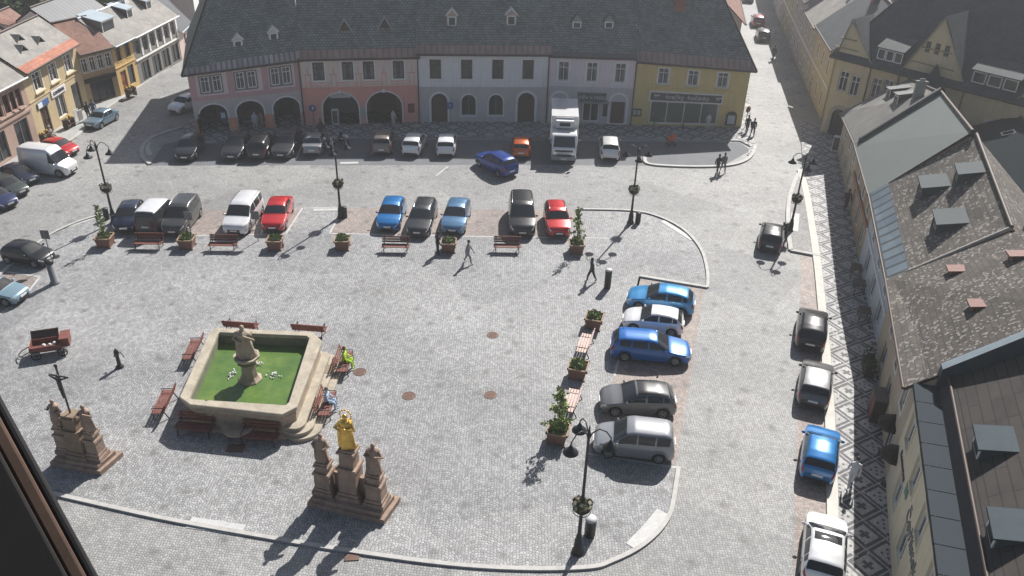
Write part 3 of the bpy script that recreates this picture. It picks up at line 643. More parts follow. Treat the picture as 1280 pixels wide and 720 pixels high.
# house 5 : mustard toy shop
W = (V2(F[5]) - V2(F[4])).length
ops = [dict(u=W * .47, w=6.6, z0=.25, z1=2.55, kind='shop', n=4, fm=offw, fw=.12, pane=flat('shop_glass', (0.10, 0.12, 0.105), .15))]
up = [dict(u=W * q, w=1.0, z0=4.25, z1=5.75, sur=offw, sw=.1, fm=M['white'], curtain=True, sill=must) for q in (.25, .51, .77)]
tr = [(W * .12, W * .88, 3.78, 3.86, .05, must), (0, W, 6.45, 6.7, .09, must)]
h5, W = house('toy_shop_house', 'mustard yellow corner house with wide shop front and dark shop sign', 'house', F[4], F[5], 6.7, [(0, 6.7, must, ops + up)], None, GR, s=S, trims=tr, pitch=PIT, gableR=False)
rf, tp, hr = roof_part(h5, W, 6.7, S, PIT, SLATE, hipR=5.0, strip=RUSTY, stripw=1.1)
mb = MB(); mb.box((W * .47, -.06, 3.03), (6.8, .12, .78)); sg = mb.build('shop_sign', flat('sign_brown', (0.07, 0.06, 0.055), .5), h5)
mb = MB(); ring(mb, [(W * .47 - 3.4, 2.64), (W * .47 + 3.4, 2.64), (W * .47 + 3.4, 3.42), (W * .47 - 3.4, 3.42)], .12, .002, -.13, .0); mb.build('sign_frame', offw, sg)
text_obj('sign_lettering', 'hračky  kočárky', .62, flat('letter_white', (.7, .7, .68), .5), sg, FR(W * .48, -.14, 3.03))
mb = MB()
for x_ in (-2.9, 3.0): mb.lathe([(.02, 0), (.17, .03), (.17, .05), (.02, .08)], 10, (W * .47 + x_, -.14, 2.95)); mb.box((W * .47 + x_ + .1, -.15, 3.15), (.55, .04, .1), 0)
mb.build('sign_emblem', flat('letter_white', (.7, .7, .68), .5), sg)
mb = MB(); mb.box((W * .05, -.05, 1.35), (.9, .08, .75)); nb = mb.build('notice_board', dkbrown, h5); mb = MB()
for s_ in (-.2, .2): mb.box((W * .05 + s_, -.1, 1.35), (.3, .02, .5))
mb.build('notice_paper', flat('paper_board', (0.45, 0.42, 0.38), .7), nb)
mb = MB(); mb.prism([(0, 0), (1.0, 0), (1.0, 1.15), (.85, 1.4), (.5, 1.5), (.15, 1.4), (0, 1.15)], 0, .12); mb.xform(Matrix.Translation((W * .85, -.02, .3)) @ Matrix.Rotation(PI / 2, 4, 'X')); nb = mb.build('display_case', dkbrown, h5)
mb = MB(); mb.box((W * .85 + .5, -.15, .3 + .62), (.7, .02, .95)); mb.build('display_paper', flat('paper_pale', (0.5, 0.52, 0.55), .6), nb)
mb = MB()
for k, (x_, z_, r_, c_) in enumerate([(.2, 1.2, .18, 0), (.52, 1.5, .12, 0), (.62, 1.1, .1, 1), (.72, 1.0, .2, 0), (.77, 1.7, .2, 0), (.3, .7, .25, 1)]): mb.ball((W * x_, .3, z_), r_, c_, 8, 5)
mb.build('window_display', [flat('toy_pale', (.5, .48, .45)), flat('toy_green', (.1, .3, .15))], h5)
chimney(h5, W * .37, 3.2, 8.0, 12.2, .9, .8)
shear(h5, W, 1.0, .9); drainpipe(h5, 0.05, 6.6)
# ------------------------------------------------------------------ left row
GLr = 'houses along the left street'
LB = [bx(-40, 236), bx(50, 178), bx(112, 133), bx(152, 121), bx(176, 107), bx(228, 75), bx(241, 61)]
GREYR = tiles('grey_shingle', (0.26, 0.25, 0.235), (0.31, 0.30, 0.28), 0.3, 0.2, (0.16, 0.155, 0.15), .85)
DKR = tiles('dark_metal_roof', (0.05, 0.06, 0.075), (0.065, 0.075, 0.09), 0.6, 4.0, (0.03, 0.035, 0.04), .5)
REDBR = tiles('red_brown_tile', (0.20, 0.10, 0.075), (0.26, 0.14, 0.105), 0.28, 0.25, (0.10, 0.05, 0.04))
yel = surf('yellow_plaster', (0.52, 0.41, 0.24), 0.85, 0, 0.12, 0.7, 0, True); ochre = surf('ochre_plaster', (0.40, 0.28, 0.16), 0.85, 0, 0.15, 0.7, 0, True)
warm = surf('warm_yellow_plaster', (0.58, 0.40, 0.16), 0.85, 0, 0.12, 0.7, 0, True); stuc = surf('grey_stucco', (0.19, 0.18, 0.165), 0.9, 0, 0.15, 1.2)
brk = surf('brown_cream_plaster', (0.42, 0.30, 0.24), 0.85, 0, 0.15, 0.8, 0, True)
maroon = flat('maroon_frame', (0.12, 0.025, 0.03), .5)
def lens(i): return (V2(LB[i + 1]) - V2(LB[i])).length
W = lens(0)
ops = [dict(u=W * q, w=1.9, z0=.3, z1=2.6, kind='shop', n=2, fm=greyfr) for q in (.2, .5, .82)]
up = [dict(u=W * q + d, w=.8, z0=3.6, z1=5.1, fm=maroon, sur=brk, sw=.1, sill=brk) for q in (.16, .36, .56, .76, .93) for d in (-.42, .42) if W * q + d < W - .5]
L0, W = house('corner_shop_house', 'brown cream house with paired maroon windows at the left edge of the photo', 'house', LB[0], LB[1], 5.95, [(0, 3.0, brk, ops), (3.0, 5.95, brk, up)], None, GLr, s=2.8, trims=[(0, W, 2.95, 3.15, .12, brk), (0, W, 5.6, 5.9, .16, M['white'])], pitch=R(37))
rf, tp, hr = roof_part(L0, W, 5.95, 2.8, R(37), GREYR, soff=M['white'])
for q in (.55, .82): dormer(L0, W * q, 1.1, 5.95, tp, 1.3, .9, .4, 'gable', M['darkwood'], GREYR)
W = lens(1)
ops = [dict(u=W * .2, w=1.3, z0=.1, z1=2.5, kind='door', fm=dkbrown), dict(u=W * .5, w=1.6, z0=.7, z1=2.6, kind='shop', n=2, fm=offw), dict(u=W * .82, w=1.5, z0=.3, z1=2.8, kind='shop', n=1, fm=dkbrown)]
up = [dict(u=W * q, w=1.35, z0=4.0, z1=5.5, fm=offw, sur=offw, sw=.1, sill=yel) for q in (.22, .5, .8)]
L1, W = house('cafe_house', 'pale yellow house with a white name board and red tiled eaves', 'house', LB[1], LB[2], 6.2, [(0, 6.2, yel, ops + up)], None, GLr, s=2.8, trims=[(0, W, 3.4, 3.5, .05, yel)], pitch=R(37))
rf, tp, hr = roof_part(L1, W, 6.2, 2.8, R(37), GREYR, strip=REDTILE, stripw=.8)
for x, y in ((.3, 1.0), (.6, 1.0), (.42, 1.75)): dormer(L1, W * x, y, 6.2, tp, 1.3, .05, .6, 'tri', M['black'], GREYR)
mb = MB(); mb.box((W * .5, -.05, 3.05), (2.5, .08, .6)); sg = mb.build('name_board', M['white'], L1); text_obj('sign_lettering', 'KAVÁRNA', .42, flat('letter_dark', (.06, .05, .06)), sg, FR(W * .5, -.11, 3.05))
mb = MB(); mb.box((W * .2, -.05, 2.85), (1.9, .08, .5)); sg = mb.build('name_board', flat('sign_blue', (0.05, 0.12, 0.3), .5), L1); mb = MB(); mb.box((W * .2 - .55, -.1, 2.85), (.7, .03, .42)); mb.build('sign_panel', M['white'], sg)
W = lens(2)
ops = [dict(u=W * .5, w=2.5, z0=.2, z1=2.1, kind='shop', n=3, fm=M['black'])]; up = [dict(u=W * q, w=.62, z0=3.2, z1=4.5, fm=offw, sur=offw, sw=.07) for q in (.14, .38, .62, .86)]
L2, W = house('narrow_house', 'narrow ochre house with red brown tiled roof and dark shop front', 'house', LB[2], LB[3], 5.2, [(0, 5.2, ochre, ops + up)], None, GLr, s=2.8, trims=[(0.1, W - .1, 2.15, 2.55, .1, M['black'])], pitch=R(37))
rf, tp, hr = roof_part(L2, W, 5.2, 2.8, R(37), REDBR)
W = lens(3)
ops = [dict(u=W * .3, w=1.0, z0=.1, z1=2.3, kind='door', fm=flat('orange_door', (.3, .1, .03), .5)), dict(u=W * .68, w=1.1, z0=.6, z1=2.5, kind='shop', n=1, fm=dkbrown)]; up = [dict(u=W * q, w=.85, z0=3.3, z1=4.7, fm=dkbrown, sur=warm, sw=.06) for q in (.27, .72)]
L3, W = house('narrow_house', 'bright yellow narrow house with a big flat dormer on its roof', 'house', LB[3], LB[4], 5.15, [(0, 5.15, warm, ops + up)], None, GLr, s=2.8, trims=[(0, W, 2.75, 2.85, .06, warm)], pitch=R(37))
rf, tp, hr = roof_part(L3, W, 5.15, 2.8, R(37), GREYR, soff=M['zinc'])
dormer(L3, W * .5, 1.0, 5.15, tp, 2.3, 1.2, .5, 'shed', stuc, M['zinc'])
W = lens(4)
ops = [dict(u=W * q, w=1.7, z0=.2, z1=2.1, kind='shop', n=2, fm=M['black']) for q in (.17, .42, .64, .87)]; up = [dict(u=W * (.09 + .164 * k), w=.8, z0=3.0, z1=4.4, fm=greyfr) for k in range(6)]
tr = [(0, W, 2.45, 2.6, .1, M['white']), (0, W, 4.8, 5.05, .14, M['white'])] + [(W * (.172 + .164 * k) - .14, W * (.172 + .164 * k) + .14, 2.7, 4.5, .05, M['white']) for k in range(6)]
L4, W = house('grey_house', 'dark grey stucco house with white pilasters and two square dormers', 'house', LB[4], LB[5], 5.1, [(0, 5.1, stuc, ops + up)], None, GLr, s=2.8, trims=tr, pitch=R(37))
rf, tp, hr = roof_part(L4, W, 5.1, 2.8, R(37), GREYR, soff=M['white'])
for x in (.3, .72): dormer(L4, W * x, 1.3, 5.1, tp, 1.25, 1.0, .3, 'shed', M['darkwood'], M['zinc'])
chimney(L4, W * .5, 2.8, 6.5, 8.6, .8, .7, M['white'])
W = lens(5)
# beyond the grey house
rosy = surf('rosy_plaster', (0.50, 0.38, 0.34), .85, 0, .12, .8)
L5, W = house('gabled_house', 'small rosy gabled house joined to the end of the grey stucco house', 'house', LB[5], LB[6], 3.4, [(0, 3.4, rosy, [dict(u=W * .5, w=.8, z0=1.2, z1=2.4, fm=dkbrown, sur=offw, sw=.08)])], None, GLr, s=4.0, pitch=R(48))
roof_part(L5, W, 3.4, 4.0, R(48), DKR, soff=M['zinc'])
a_ = bx(250, 52); b_ = bx(268, 38); c_ = bx(300, 12); d_ = bx(345, -20)
greyw = surf('grey_render', (0.30, 0.31, 0.32), .85, 0, .06, .5)
W = (V2(b_) - V2(a_)).length + 2.5; bb = tuple(V2(a_) + (V2(b_) - V2(a_)).normalized() * W)
L6, W = house('white_house', 'white box house with a blank grey end wall at the top of the left street', 'house', a_, bb, 6.6, [(0, 2.2, warm, [dict(u=W * q, w=1.1, z0=.5, z1=1.8, kind='shop', n=1, fm=dkbrown) for q in (.2, .5, .8)]), (2.2, 6.6, M['white'], [dict(u=W * q, w=1.3, z0=3.6, z1=5.2, fm=greyfr) for q in (.3, .72)])], None, GLr, s=2.8, trims=[(0, W, 2.15, 2.3, .1, warm)], pitch=R(12))
roof_part(L6, W, 6.6, 2.8, R(12), DKR, soff=M['zinc'])
mb = MB(); mb.face([(-.03, 5.6, 0), (-.03, 0, 0), (-.03, 0, 6.55), (-.03, 2.8, 7.1), (-.03, 5.6, 6.55)]); mb.build('end_wall', greyw, L6)
W = (V2(d_) - V2(bb)).length
L7, W = house('ochre_house', 'ochre brown house beyond the white box house, its roof out of frame', 'house', bb, d_, 6.6, [(0, 6.6, ochre, [dict(u=W * q, w=.9, z0=z, z1=z + 1.4, fm=dkbrown) for q in (.12, .32, .55, .8) for z in (.7, 3.8)])], None, GLr, s=2.8, pitch=R(37))
roof_part(L7, W, 6.6, 2.8, R(37), REDBR)
# houses behind the left row (only roofs show)
ORT = tiles('orange_tile', (0.42, 0.15, 0.075), (0.52, 0.21, 0.11), 0.28, 0.3, (0.2, 0.07, 0.04))
def back_house(name, label, A, ang, W, h, s, pitch, wm, rm, group='roofs behind the left street', dorm=0, sof=None):
    B = (A[0] + W * math.cos(ang), A[1] + W * math.sin(ang))
    r_, W = house(name, label, 'house', A, B, h, [(0, h, wm, [dict(u=W * q, w=1.0, z0=h - 2.2, z1=h - .8, fm=M['white']) for q in (.2, .5, .8)])], None, group, s=s, pitch=pitch)
    rf, tp, hr = roof_part(r_, W, h, s, pitch, rm, soff=sof)
    for k in range(dorm): dormer(r_, W * (k + 1) / (dorm + 1), s * .3, h, tp, 1.2, .8, .4, 'shed', M['white'], rm)
    return r_
back_house('tile_roofed_house', 'orange tiled house behind the yellow name board house, far left', (-49.0, 66), PI / 2, 12.5, 4.6, 3.0, R(38), brk, ORT, dorm=2)
back_house('tile_roofed_house', 'dull red tiled house behind the ochre narrow house, below the trees', (-49.5, 79.5), PI / 2, 7, 4.8, 2.6, R(38), brk, REDBR, dorm=1)
back_house('dark_roofed_house', 'house with a dark blue metal roof behind the narrow yellow house', (-46.4, 84.5), PI / 2 - .1, 9, 5.4, 2.6, R(35), M['white'], DKR)
back_house('brick_roofed_house', 'house with reddish roof behind the white box house, top edge of the photo', (-46, 101), PI / 2, 12, 4.6, 3.0, R(38), ochre, REDBR)
# ------------------------------------------------------------------ mansion with gables at the upper right
MA = (29.0, 76.5); mang = math.atan2(-.75, .66); mp = lambda x, y: plane_hit(MA, mang, x, y)
man = thing('gabled_mansion', 'yellow mansion with tall pointed gables and dark slate roof at upper right', 'mansion', (MA[0], MA[1], 0), mang)
ycol = surf('mansion_plaster', (0.62, 0.50, 0.31), .85, 0, .1, .8, 0, True); MSL = tiles('mansion_slate', (0.045, 0.055, 0.062), (0.062, 0.072, 0.08), .3, .2, (0.03, .035, .04))
EV = 7.6
g1 = mp(1067, 25); g2 = mp(1183, 22); gl, gr = mp(1040, 62), mp(1091, 74); hl, hr2 = mp(1129, 84), mp(1209, 98); e1 = 21.5
WM = 24.0
gab = [(max(0.05, gl[0]), gr[0], g1), (hl[0], hr2[0], g2), (hr2[0] + 4.2, hr2[0] + 11.2, (hr2[0] + 7.7, g2[1]))]
out = [(0, 0), (WM, 0), (WM, EV)]
for a, b, ap in reversed(gab):
    if b < WM: out += [(b, EV)]
    out += [(ap[0] + .12, ap[1]), (ap[0] - .12, ap[1]), (a, EV)]
out += [(0, EV)] if gab[0][0] > .06 else []
ops = [dict(u=1.55, w=1.5, z0=.1, z1=2.7, arch=True, kind='door', fm=M['black'], sur=surf('portal_stone', (.42, .36, .27), .85), sw=.35)]
for px in ((1054, 101), (1068, 107), (1095, 110), (1109, 112)):
    u, z = mp(*px); ops.append(dict(u=u, w=.85, z0=z - .95, z1=z + .85, fm=offw, sur=ycol, sw=.12))
for a, b, ap in gab[1:]:
    for d in (-.8, 0, .8): ops.append(dict(u=ap[0] + d, w=.42, z0=ap[1] - 3.0, z1=ap[1] - 2.1, fm=greyfr))
    for d in (-1.6, 1.6): ops.append(dict(u=ap[0] + d, w=1.0, z0=4.0, z1=5.8, fm=offw, sur=ycol, sw=.12))
mb = MB(); wall_panel(mb, 0, WM, 0, EV, ops, 0, .16, out)
mb.face([(0, 12, 0), (0, 0, 0), (0, 0, EV), (0, 12, EV)]); mb.build('wall', ycol, man)
for o in ops: window(man, o)
S2 = 7.0; PM = R(47)
rf, tp, hrm = roof_part(man, WM, EV, S2, PM, MSL, hipL=4.0, strip=None)
for a, b, ap in gab:
    mb = MB(); c = (a + b) / 2; yr = (ap[1] - EV) / tp + .6
    for s_, xe in ((-1, a), (1, b)):
        p = [(xe + s_ * .12, -.22, EV - .1), (ap[0], -.22, ap[1] + .1), (ap[0], yr, ap[1] + .1), (xe + s_ * .12, .1, EV - .1)]; 
        mb.face(p if s_ < 0 else p[::-1], 0, [(0, 0), (0, 3), (3, 3), (3, 0)]); q = [(x, y, z - .16) for x, y, z in p]; mb.face(q if s_ > 0 else q[::-1], 1)
        mb.face([p[0], p[1], q[1], q[0]], 1); mb.face([q[0], q[1], p[1], p[0]], 1)
    mb.build('gable_roof', [MSL, surf('verge_board', (.42, .38, .30), .7)], rf)
for k, (a, b) in enumerate(((gab[0][1] + .25, gab[1][0] - .25), (gab[1][1] + .25, gab[2][0] - .25))):
    c = (a + b) / 2; w_ = b - a
    mb = MB(); mb.box((c, .6, EV + .75), (w_, 1.0, 1.2)); dm = mb.build('dormer', M['darkwood'], man)
    mb = MB(); mb.face([(a - .1, -.1, EV + 1.38), (b + .1, -.1, EV + 1.38), (b + .1, 2.2, EV + 2.3), (a - .1, 2.2, EV + 2.3)], 0, [(0, 0), (w_, 0), (w_, 2), (0, 2)]); mb.face([(a - .1, -.1, EV + 1.3), (b + .1, -.1, EV + 1.3), (b + .1, -.1, EV + 1.38), (a - .1, -.1, EV + 1.38)]); mb.build('dormer_roof', MSL, dm)
    for j in range(3):
        u = a + w_ * (j + .5) / 3; mb = MB(); ring(mb, [(u - w_ * .13, EV + .4), (u + w_ * .13, EV + .4), (u + w_ * .13, EV + 1.2), (u - w_ * .13, EV + 1.2)], .05, -.02, .02, .098); f = mb.build('window', offw, dm)
        mb = MB(); mb.face([(u - w_ * .13, .07, EV + .4), (u + w_ * .13, .07, EV + .4), (u + w_ * .13, .07, EV + 1.2), (u - w_ * .13, .07, EV + 1.2)]); mb.build('pane', M['glass'], f)
MTR = surf('mansion_trim', (.33, .25, .15), .8)
for a, b, ap in gab:
    for q in (.18, .45):
        mb = MB(); z = EV + (ap[1] - EV) * q; k = 1 - q; mb.box((ap[0], -.03, z), ((b - a) * k * .84, .1, .1)); mb.build('string_course', MTR, man)
    mb = MB(); mb.box(((a + b) / 2, -.03, EV - .3), ((b - a) * .9, .1, .12)); mb.build('string_course', MTR, man)
for x in (gab[0][1] + .1, gab[1][0] - .1, gab[1][1] + .12): drainpipe(man, x, EV)
# little turret roof over the second gable's bay
u, z = mp(1172, 92); mb = MB(); mb.lathe([(1.25, 0), (1.0, .35), (.5, 1.1), (.02, 2.1)], 6, (u, -.5, z - 1.2), 0, False); mb.lathe([(.95, -1.6), (.95, 0)], 6, (u, -.5, z - 1.2), 1, False); mb.build('oriel', [MSL, ycol], man)
# ------------------------------------------------------------------ far street
GF = 'houses along the far side street'
FS = [bx(1026, 150), bx(1008, 110), bx(996, 82), bx(985, 55), bx(975, 30), bx(966, 5), bx(958, -20)]
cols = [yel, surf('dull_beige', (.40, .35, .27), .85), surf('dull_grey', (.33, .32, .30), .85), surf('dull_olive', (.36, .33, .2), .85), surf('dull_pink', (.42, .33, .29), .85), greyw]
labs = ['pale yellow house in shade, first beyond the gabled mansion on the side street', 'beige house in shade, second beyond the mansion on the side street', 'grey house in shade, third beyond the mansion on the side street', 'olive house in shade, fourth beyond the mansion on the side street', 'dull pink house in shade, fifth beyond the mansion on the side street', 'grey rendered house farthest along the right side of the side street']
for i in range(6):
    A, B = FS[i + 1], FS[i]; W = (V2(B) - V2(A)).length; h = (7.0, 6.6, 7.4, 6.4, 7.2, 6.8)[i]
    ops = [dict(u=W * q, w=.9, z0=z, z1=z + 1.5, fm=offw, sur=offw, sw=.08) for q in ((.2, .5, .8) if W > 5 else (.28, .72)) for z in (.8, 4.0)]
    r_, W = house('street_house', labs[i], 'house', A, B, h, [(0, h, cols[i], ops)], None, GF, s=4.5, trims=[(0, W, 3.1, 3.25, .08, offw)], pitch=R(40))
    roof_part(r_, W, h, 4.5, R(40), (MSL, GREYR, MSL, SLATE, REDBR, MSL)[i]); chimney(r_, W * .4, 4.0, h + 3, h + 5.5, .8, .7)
# left side of the far street, beyond the toy shop
PK = surf('pink_brown_plaster', (.42, .32, .28), .85, 0, .1)
b0 = V2(F[5]); dirn = (G(905, 0) - G(931, 165)).normalized(); dv = Vector((dirn.x, dirn.y))
q0 = b0 + dv * 17.5; q1 = q0 + dv * 13; q2 = q1 + dv * 16
# facades face the street (+x side): seen from the street, left is the nearer end... A = far end so that inward is -x
def fl(name, label, p, q, h, wm, rm):
    # facing +x: A near, B far
    W = (q - p).length; ops = [dict(u=W * k, w=.9, z0=z, z1=z + 1.5, fm=offw, sur=offw, sw=.08) for k in (.2, .4, .6, .8) for z in (.8, 3.9)]
    r_, W = house(name, label, 'house', p, q, h, [(0, h, wm, ops)], None, 'houses beyond the toy shop', s=5.0, pitch=R(42)); roof_part(r_, W, h, 5.0, R(42), rm); chimney(r_, W * .5, 4.6, h + 3, h + 6, .8, .7)
fl('street_house', 'brown roofed house directly behind the mustard toy shop', q0, q1, 6.0, PK, REDBR); fl('street_house', 'grey roofed house farther up the street behind the toy shop', q1, q2, 6.4, greige, GREYR)
# ------------------------------------------------------------------ right row
BR = [(1046, 190), (1059, 252), (1073, 328), (1095, 432), (1106, 604), (1126, 900)]
EP = [(1058, 137), (1081, 182), (1099, 243), (1121, 345), (1152, 497), (1200, 760)]
RB = [G(*p) for p in BR]; EV_PX = [(1050, 118), (1058, 137), (1081, 182), (1099, 243), (1121, 345), (1152, 497), (1168, 610), (1181, 720), (1204, 920)]
def eave_height(b):
    g = G(*b); best = (1e9, 0)
    for k in range(30, 1200):
        z = k * .01; q = P((g.x, g.y, z))
        for (x0, y0), (x1, y1) in zip(EV_PX, EV_PX[1:]):
            if y0 <= q[1] <= y1: e_ = abs(q[0] - (x0 + (x1 - x0) * (q[1] - y0) / (y1 - y0))); best = min(best, (e_, z))
    return best[1]
RH = [eave_height(b) for b in BR]
RG = 'houses along the right side of the square'
print('RH', [round(h, 2) for h in RH], [tuple(round(c, 1) for c in b[:2]) for b in RB])
STN = tiles('stone_slate', (0.11, 0.10, 0.09), (0.15, 0.137, 0.12), .4, .3, (0.075, .07, .065), .85, (0.36, .34, .31), .2, .06)
STN2 = tiles('dark_stone_slate', (0.08, 0.072, 0.065), (0.11, 0.10, 0.09), .34, .28, (0.055, .05, .047), .85, (0.34, .32, .30), .2, .06)
BRN = tiles('brown_shingle', (0.058, 0.054, 0.051), (0.066, 0.061, 0.057), 2.6, .42, (0.038, .035, .033), .85, None, .2, .06)
GRN = surf('green_grey_sheet', (0.13, 0.15, 0.14), .7, 0, .06, .4)
STRIPD = tiles('striped_sheet', (0.15, 0.147, 0.138), (0.19, 0.184, 0.17), .7, 9.0, (.12, .12, .11), .7, None, .3, .01)
tan = surf('tan_plaster', (.50, .40, .28), .85, 0, .15, .8, 0, True); tan2 = surf('tan_brown_plaster', (.42, .30, .19), .85, 0, .15, .8, 0, True); whi = surf('bluish_white_plaster', (.50, .52, .54), .85, 0, .08, .8, 0, True); cre = surf('cream_yellow_plaster', (.66, .58, .42), .85, 0, .1, .8, 0, True); oran = surf('orange_brown_shopfront', (.28, .13, .07), .7)
def rrow(i, name, label, wm, s, hr, rm, h=None, winu=(.25, .55, .85), **kw):
    A, B = RB[i], RB[i + 1]; W = (V2(B) - V2(A)).length; h = h or (RH[i] + RH[i + 1]) / 2; k0, k1 = RH[i] / h, RH[i + 1] / h
    pitch = math.atan2(hr - h, s)
    ops = [dict(u=W * q, w=1.0, z0=h * .56, z1=h * .56 + 1.45, fm=offw, sur=kw.get('sur', offw), sw=.10) for q in winu] + [dict(u=W * q, w=1.3, z0=.5, z1=h * .40, fm=offw, kind='shop', n=2) for q in winu]
    r_, W = house(name, label, 'house', A, B, h, [(0, h, wm, ops)], None, RG, s=s, pitch=pitch, trims=kw.get('trims', lambda W, h: [])(W, h))
    rf, tp, hh_ = roof_part(r_, W, h, s, pitch, rm, ov=.5, strip=kw.get('strip'), stripw=kw.get('stripw', .9), soff=kw.get('soff', M['darkwood']))
    return r_, W, h, tp, k0, k1, s
r1, W, h, tp, k0, k1, s = rrow(0, 'sheet_roofed_house', 'far tan house with a striped sheet roof and two dark dormers, nearest the mansion', tan, 4.3, RH[0] + 4.2, STRIPD)
for x in (.3, .62): dormer(r1, W * x, 2.4, h, tp, 1.7, 1.0, .4, 'shed', M['darkwood'], flat('dark_sheet', (.05, .06, .06), .6), True)
mb = MB(); mb.box((W - .2, s * .5, 0), (.4, .01, .01)); 
def firewall(root, W, h, s, tp, up=.45, th=.45, top=None, side=None, x=None, y0=-.3, yend=None):
    x = W if x is None else x; y1 = s if yend is None else yend; mb = MB()
    za, zb = h + y0 * tp, h + y1 * tp
    lo = [(y0, za - .5), (y1, zb - .5), (y1, zb + up), (y0, za + up)]
    for xx, rv in ((x - th / 2, False), (x + th / 2, True)):
        p = [(xx, y, z) for y, z in lo]; mb.face(p if rv else p[::-1], 1)
    mb.face([(x - th / 2, y0, za + up), (x + th / 2, y0, za + up), (x + th / 2, y1, zb + up), (x - th / 2, y1, zb + up)], 0)
    mb.face([(x - th / 2, y0, za - .5), (x + th / 2, y0, za - .5), (x + th / 2, y0, za + up), (x - th / 2, y0, za + up)], 1); mb.face([(x + th / 2, y1, zb - .5), (x - th / 2, y1, zb - .5), (x - th / 2, y1, zb + up), (x + th / 2, y1, zb + up)], 1)
    return mb.build('firewall', [top or M['zinc'], side or M['darkwood']], root)
firewall(r1, W, h, s, tp, .5, .5, surf('firewall_dark', (.07, .075, .075), .8), surf('firewall_side', (.06, .065, .07), .8))
chimney(r1, W * .8, s * .8, h + 2.0, h + 4.2, .5, .7, surf('grey_chimney', (.28, .27, .25), .85))
shear(r1, W, k0, k1)
r2, W, h, tp, k0, k1, s = rrow(1, 'sheet_roofed_house', 'tan brown house under a plain smooth green grey sheet roof', tan2, 4.4, RH[1] + 4.5, GRN, trims=lambda W, h: [(0, W, h * .45, h * .52, .12, oran)])
shear(r2, W, k0, k1)
r3, W, h, tp, k0, k1, s = rrow(2, 'slate_roofed_house', 'bluish white house under stone slates with three blue grey flat dormers', whi, 4.7, 9.0, STN, strip=tiles('zinc_strip', (.11, .15, .19), (.13, .175, .21), .9, 9.0, (.05, .06, .07), .7, None, .3, .012), stripw=1.3, trims=lambda W, h: [(0, W, h * .48, h * .50, .1, M['white']), (0, W, h * .93, h * .98, .12, M['white'])])
BLD = surf('slate_blue_sheet', (.045, .06, .066), .8, 0, .1, .8)
for x, y, w_ in ((.30, 1.7, 1.35), (.36, 3.3, 1.1), (.72, 1.9, 1.45)): dormer(r3, W * x, y, h, tp, w_, .85, .4, 'shed', BLD, BLD, True, BLD)
mb = MB(); mb.path([(W, -.3, h - .2), (W, s, h + s * tp + .12)], .12, 6); mb.build('verge_stones', surf('verge_stone', (.30, .28, .25), .85, 0, .4, 4.0), r3)
shear(r3, W, k0, k1)
r4, W, h, tp, k0, k1, s = rrow(3, 'slate_roofed_house', 'tan house under rough dark slates with three small red dormers', tan, 5.2, 9.6, STN2, strip=STN, stripw=1.0)
TER = surf('terracotta_sheet', (.15, .06, .045), .7, 0, .2, 3.0)
for x, y in ((.21, 1.9), (.30, 4.0), (.62, 2.1)): dormer(r4, W * x, y, h, tp, .75, .55, .3, 'shed', TER, TER, False)
firewall(r4, W, h, s, tp, .55, .55, surf('firewall_top', (.16, .20, .23), .7), surf('firewall_blue', (.035, .05, .065), .6), yend=s + .3, y0=.6)
shear(r4, W, k0, k1)
A, B = RB[4], RB[5]; W = (V2(B) - V2(A)).length; h = RH[4] - .05; s = 7.5; pit = R(38)
ops = [dict(u=W * q, w=1.05, z0=3.35, z1=4.9, fm=M['white'], sur=cre, sw=.1) for q in (.10, .33, .56, .80)] + [dict(u=W * q, w=1.15, z0=.9, z1=2.5, fm=M['white']) for q in (.20, .45, .66, .88)]
r5, W = house('guest_house', 'cream house with clover emblem and lettering on its wall, nearest at lower right', 'guest house', A, B, h, [(0, h, cre, ops)], None, RG, s=s, pitch=pit)
rf, tp, hr = roof_part(r5, W, h, s, pit, BRN, ov=-1.0)
mb = MB(); N = 9
for k in range(N):
    a, b = W * k / N + .02, W * (k + 1) / N - .02
    mb.face([(a, -.25, h + .14), (b, -.25, h + .14), (b, .72, h + .20), (a, .72, h + .20)]); mb.face([(a, -.25, h - .06), (b, -.25, h - .06), (b, -.25, h + .14), (a, -.25, h + .14)])
mb.face([(0, -.23, h - .08), (W, -.23, h - .08), (W, -.02, h - .08), (0, -.02, h - .08)][::-1])
mb.build('box_gutter', tiles('zinc_plain', (.19, .25, .30), (.215, .275, .325), 1.0, 9.0, (.05, .06, .07), .92, None, .04), rf)
mb = MB(); mb.face([(0, .725, h + .16), (W, .725, h + .16), (W, .95, h + .62), (0, .95, h + .62)]); mb.face([(0, .95, h + .62), (W, .95, h + .62), (W, 1.12, h + 1.06), (0, 1.12, h + 1.06)]); mb.build('snow_guard', surf('gutter_dark', (.05, .05, .055), .85), rf)
for p_ in ((1220, 562), (1238, 670)): 
    dm = dormer(r5, *slope_hit(r5, h, tp, *p_), h, tp, 1.25, .7, .4, 'shed', BLD, surf('dormer_blue_sheet', (.028, .045, .055), .85), True, M['white'])
text_obj('wall_lettering', 'Restaurace', .42, flat('letter_dark', (.06, .05, .06)), r5, FR(W * .155, -.02, 2.75))
text_obj('wall_lettering', 'Čtyřlístek', .85, flat('letter_slate', (.16, .17, .17)), r5, FR(W * .53, -.02, 2.85))
mb = MB()
for k in range(4): mb.ball((W * .30 + .2 * math.cos(PI / 4 + k * PI / 2), -.02, 2.95 + .2 * math.sin(PI / 4 + k * PI / 2)), .19, 0, 10, 6, (1, .15, 1))
mb.build('clover_emblem', flat('clover_green', (.10, .2, .16)), r5)
